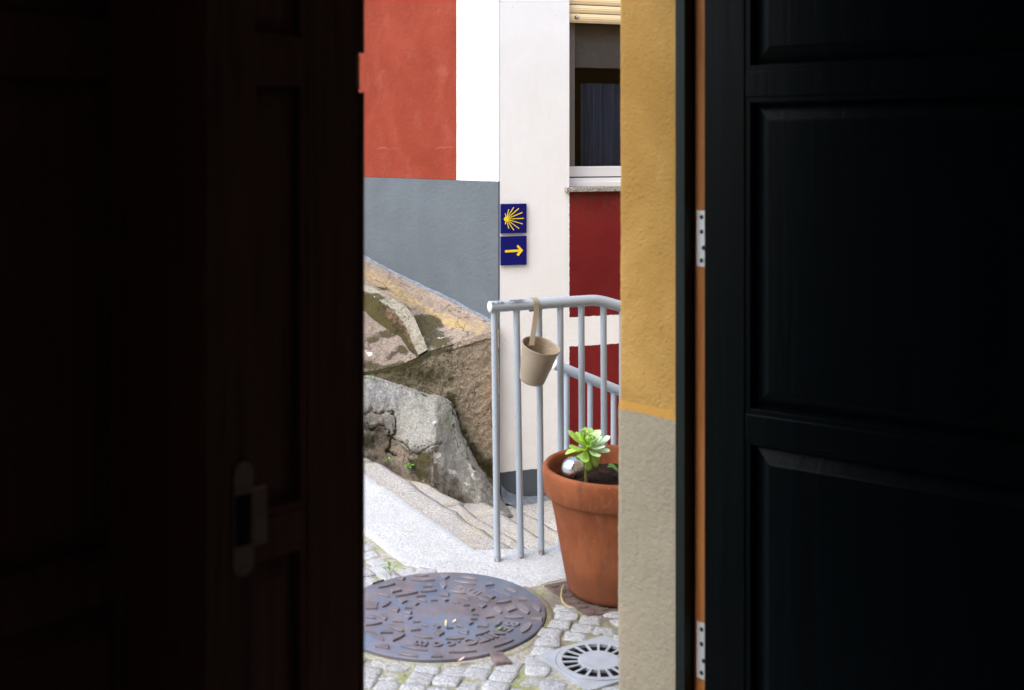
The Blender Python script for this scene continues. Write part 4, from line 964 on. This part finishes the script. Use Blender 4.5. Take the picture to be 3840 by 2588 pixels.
# room behind us
b=MB(); r0,r1_,n0=-1.6,3.4,-2.6
b.box(r0-.1,r0,n0,NI,-.05,2.9,fn=fn); b.box(r1_,r1_+.1,n0,NI,-.05,2.9,fn=fn); b.box(r0-.1,r1_+.1,n0-.1,n0,-.05,2.9,fn=fn)
b.box(r0,DL-.04,NI-.012,NI-.002,.0,2.9,fn=fn); b.box(DR+.11,r1_,NI-.012,NI-.002,.0,2.9,fn=fn)
b.build('interior_wall',M['room'],och)
b=MB(); b.box(r0-.1,r1_+.1,n0-.1,NI+.0,2.9,3.0,fn=fn); b.build('ceiling',M['room'],och)
b=MB(); b.box(r0-.1,r1_+.1,n0-.1,1.70,-.05,.012,fn=fn); structure(b.build('floor',M['floor']))
# ------------------------------------------------------------------ doors
def lvl(mb,fr,u0,u1,z0,z1,y0,y1,mi=0): mb.box(u0,u1,y0,y1,z0,z1,mi,fn=fr)
def panel_geo(mb,fr,u0,u1,z0,z1,yb,yf,bev=.034,gap=.018,mi=0):
    """raised and fielded panel: flat border, sloped bevel, field"""
    a=[(u0,z0),(u1,z0),(u1,z1),(u0,z1)]
    def ins(k): return [(u0+k,z0+k),(u1-k,z0+k),(u1-k,z1-k),(u0+k,z1-k)]
    rings=[(a,yb),(ins(gap),yb),(ins(gap+bev),yf-.002),(ins(gap+bev+.001),yf)]
    vs=[fr(u,y,z) for r,y in rings for u,z in r]; fs=[]
    for k in range(len(rings)-1):
        for i in range(4): j=(i+1)%4; fs.append((k*4+i,k*4+j,(k+1)*4+j,(k+1)*4+i))
    fs.append((12,13,14,15)); mb.add(vs,fs,mi)
def mould(mb,fr,u0,u1,z0,z1,y,w=.014,h=.010,mi=0):
    for (a,b_,c,d) in ((u0,u0+w,z0,z1),(u1-w,u1,z0,z1),(u0+w,u1-w,z0,z0+w),(u0+w,u1-w,z1-w,z1)):
        mb.box(a,b_,y-.004,y+h,c,d,mi,fn=fr)
RAILS=[(.02,.20),(.838,.892),(1.556,1.612),(2.22,2.36)]
def leaf_door(root,fr,width,stile,thick,mat,u_from=0):
    """fr(u,y,z): u along the leaf from the hinge/free edge, y out of the visible face"""
    s=MB()
    lvl(s,fr,0,stile,.02,2.36,-thick,0); s.build('stile',mat,root,bevel=.003)
    s=MB(); lvl(s,fr,width-stile,width,.02,2.36,-thick,0); s.build('stile',mat,root,bevel=.003)
    for z0,z1 in RAILS:
        s=MB(); lvl(s,fr,stile,width-stile,z0,z1,-thick,-.0006); s.build('rail',mat,root,bevel=.003)
    for (a,b_),(c,d) in zip(RAILS[:-1],RAILS[1:]):
        s=MB(); panel_geo(s,fr,stile-.004,width-stile+.004,b_-.004,c+.004,-.024,-.008)
        lvl(s,fr,stile-.004,width-stile+.004,b_-.004,c+.004,-thick+.004,-.0245)
        mould(s,fr,stile-.001,width-stile+.001,b_-.001,c+.001,-.014,.012,.011)
        s.build('panel',mat,root,bevel=.002)
# right leaf, swung inward a little past square
lv=Vector((.82,-.571,0)).normalized(); lm=Vector((lv.y,-lv.x,0))   # face normal toward us
if lm.y>0: lm=-lm
hp=Vector((.413,2.415,0))
gr=thing('green_door','dark green panelled door leaf swung open inward, hinged on the bare wood jamb','door',tuple(hp))
frR=lambda u,y,z: hp+lv*u+lm*y+Vector((0,0,z))
leaf_door(gr,frR,.86,.094,.042,M['green_door'])
# hinges screwed to the jamb rebate
for zz in (1.312,.404):
    hz=zz; zc1=hz; zc0=hz-.124
    b=MB(); b.box(DR+.0265,DR+.0305,1.4560,1.4955,zc0,zc1,fn=fn); hg=b.build('hinge',M['steel'],gr,bevel=.001)
    for i,fz in enumerate((.115,.375,.66,.885)):
        s=MB(); zz_=zc1-fz*.124; nn0=1.4815 if i!=2 else 1.4760
        s.tube([dn(DR+.0270,nn0,zz_),dn(DR+.0255,nn0,zz_)],.0050,12); o=s.build('screw',M['screw'],hg); o.location=(0,0,0)
# left leaf, closed in the plane of the doorway
LE=Vector((-.2466,1.8168,0)); 
br=thing('brown_door','dark brown panelled wooden door leaf, closed on the left of the gap','door',tuple(LE))
frL=lambda u,y,z: LE-D2*u-N2*y+Vector((0,0,z))
leaf_door(br,frL,.80,.100,.042,M['red_door'])
s=MB()
lvl(s,frL,-.0088,0,.02,1.5405,-.020,.002); lvl(s,frL,-.0088,0,1.6035,2.36,-.020,.002); s.build('edge_strip',M['red_door'],br,bevel=.0015)
s=MB(); lvl(s,frL,0.0005,.0065,1.5445,1.5995,-.003,.0012); s.build('keep_plate',M['brass'],br,bevel=.0008)
# narrow folded leaf whose edge faces us
c1=Vector((-.3085,1.352,0)); fl=thing('folded_leaf','narrow dark wooden leaf folded inward, its edge with a worn strike plate toward us','door leaf',tuple(c1))
frE=lambda u,y,z: c1-D2*u+N2*y+Vector((0,0,z))     # u across the edge (to the left), y away from us
s=MB(); lvl(s,frE,0,.066,.02,2.36,0,.088); s.build('stile',M['red_door'],fl,bevel=.002,seg=2)
s=MB(); lvl(s,frE,.012,.054,.02,2.36,.088,.232); s.build('panel',M['red_door'],fl,bevel=.003)
s=MB(); lvl(s,frE,0,.066,.02,2.36,.232,.262); s.build('stile',M['red_door'],fl,bevel=.004)
s=MB(); pl=[]
wS=.0135; zc=1.0075; hS=.068
for a in np.linspace(0,math.pi,10): pl.append((.0185+wS*math.cos(a),zc+hS-wS+wS*math.sin(a)))
for a in np.linspace(math.pi,2*math.pi,10): pl.append((.0185+wS*math.cos(a),zc-hS+wS+wS*math.sin(a)))
s.prism(pl,0,1,fn=lambda u,z,t: frE(u,-.0005-.003*t,z))
lvl(s,frE,-.013,.006,zc-.035,zc+.034,-.005,-.0005); sp=s.build('strike_plate',M['plate'],fl,bevel=.001)
s=MB(); lvl(s,frE,.0085,.030,zc-.031,zc+.030,-.0042,-.0015); o=s.build('latch_hole',M['screw'],sp,bevel=.0005); o.location=(0,0,0)
for dz in (.054,-.054):
    s=MB(); s.tube([frE(.0185,-.003,zc+dz),frE(.0185,-.0046,zc+dz)],.005,12); o=s.build('screw',M['plate'],sp,smooth=True); o.location=(0,0,0)
# ------------------------------------------------------------------ camera, light
cam=bpy.data.cameras.new('camera'); co=link(bpy.data.objects.new('camera',cam)); scene.camera=co
co.location=(0,0,H); co.rotation_euler=(math.pi/2,0,0); cam.sensor_width=36; cam.lens=F/3840*36; cam.shift_y=-(2588/2-HY)/3840
cam.clip_start=.05; cam.clip_end=600; cam.dof.use_dof=True; cam.dof.focus_distance=6.0; cam.dof.aperture_fstop=4.6
w=bpy.data.worlds.new('World'); scene.world=w; w.use_nodes=True; nt=w.node_tree
sky=nt.nodes.new('ShaderNodeTexSky'); sky.sky_type='NISHITA'; sky.sun_disc=False
sd=Vector((-.72,-.62,0)).normalized(); EL=math.radians(53); sdir3=Vector((sd.x*math.cos(EL),sd.y*math.cos(EL),math.sin(EL)))
sky.sun_elevation=EL; sky.sun_rotation=math.atan2(sd.x,sd.y); sky.dust_density=2.5; sky.air_density=1.0
nt.links.new(sky.outputs[0],nt.nodes['Background'].inputs[0]); nt.nodes['Background'].inputs[1].default_value=.15
sl=bpy.data.lights.new('sun','SUN'); sl.energy=.82; sl.angle=math.radians(70); sl.color=(1,.95,.88)
so=link(bpy.data.objects.new('sun',sl)); so.rotation_euler=(-sdir3).to_track_quat('-Z','Y').to_euler()
scene.view_settings.view_transform='Standard'; scene.view_settings.look='None'; scene.view_settings.gamma=1; scene.view_settings.exposure=1.62
scene.render.engine='CYCLES'; cy=scene.cycles; cy.use_denoising=True; cy.max_bounces=9; cy.diffuse_bounces=6; cy.glossy_bounces=4; cy.transmission_bounces=6; cy.transparent_max_bounces=8; cy.sample_clamp_indirect=8
try: cy.denoiser='OPENIMAGEDENOISE'
except Exception: pass
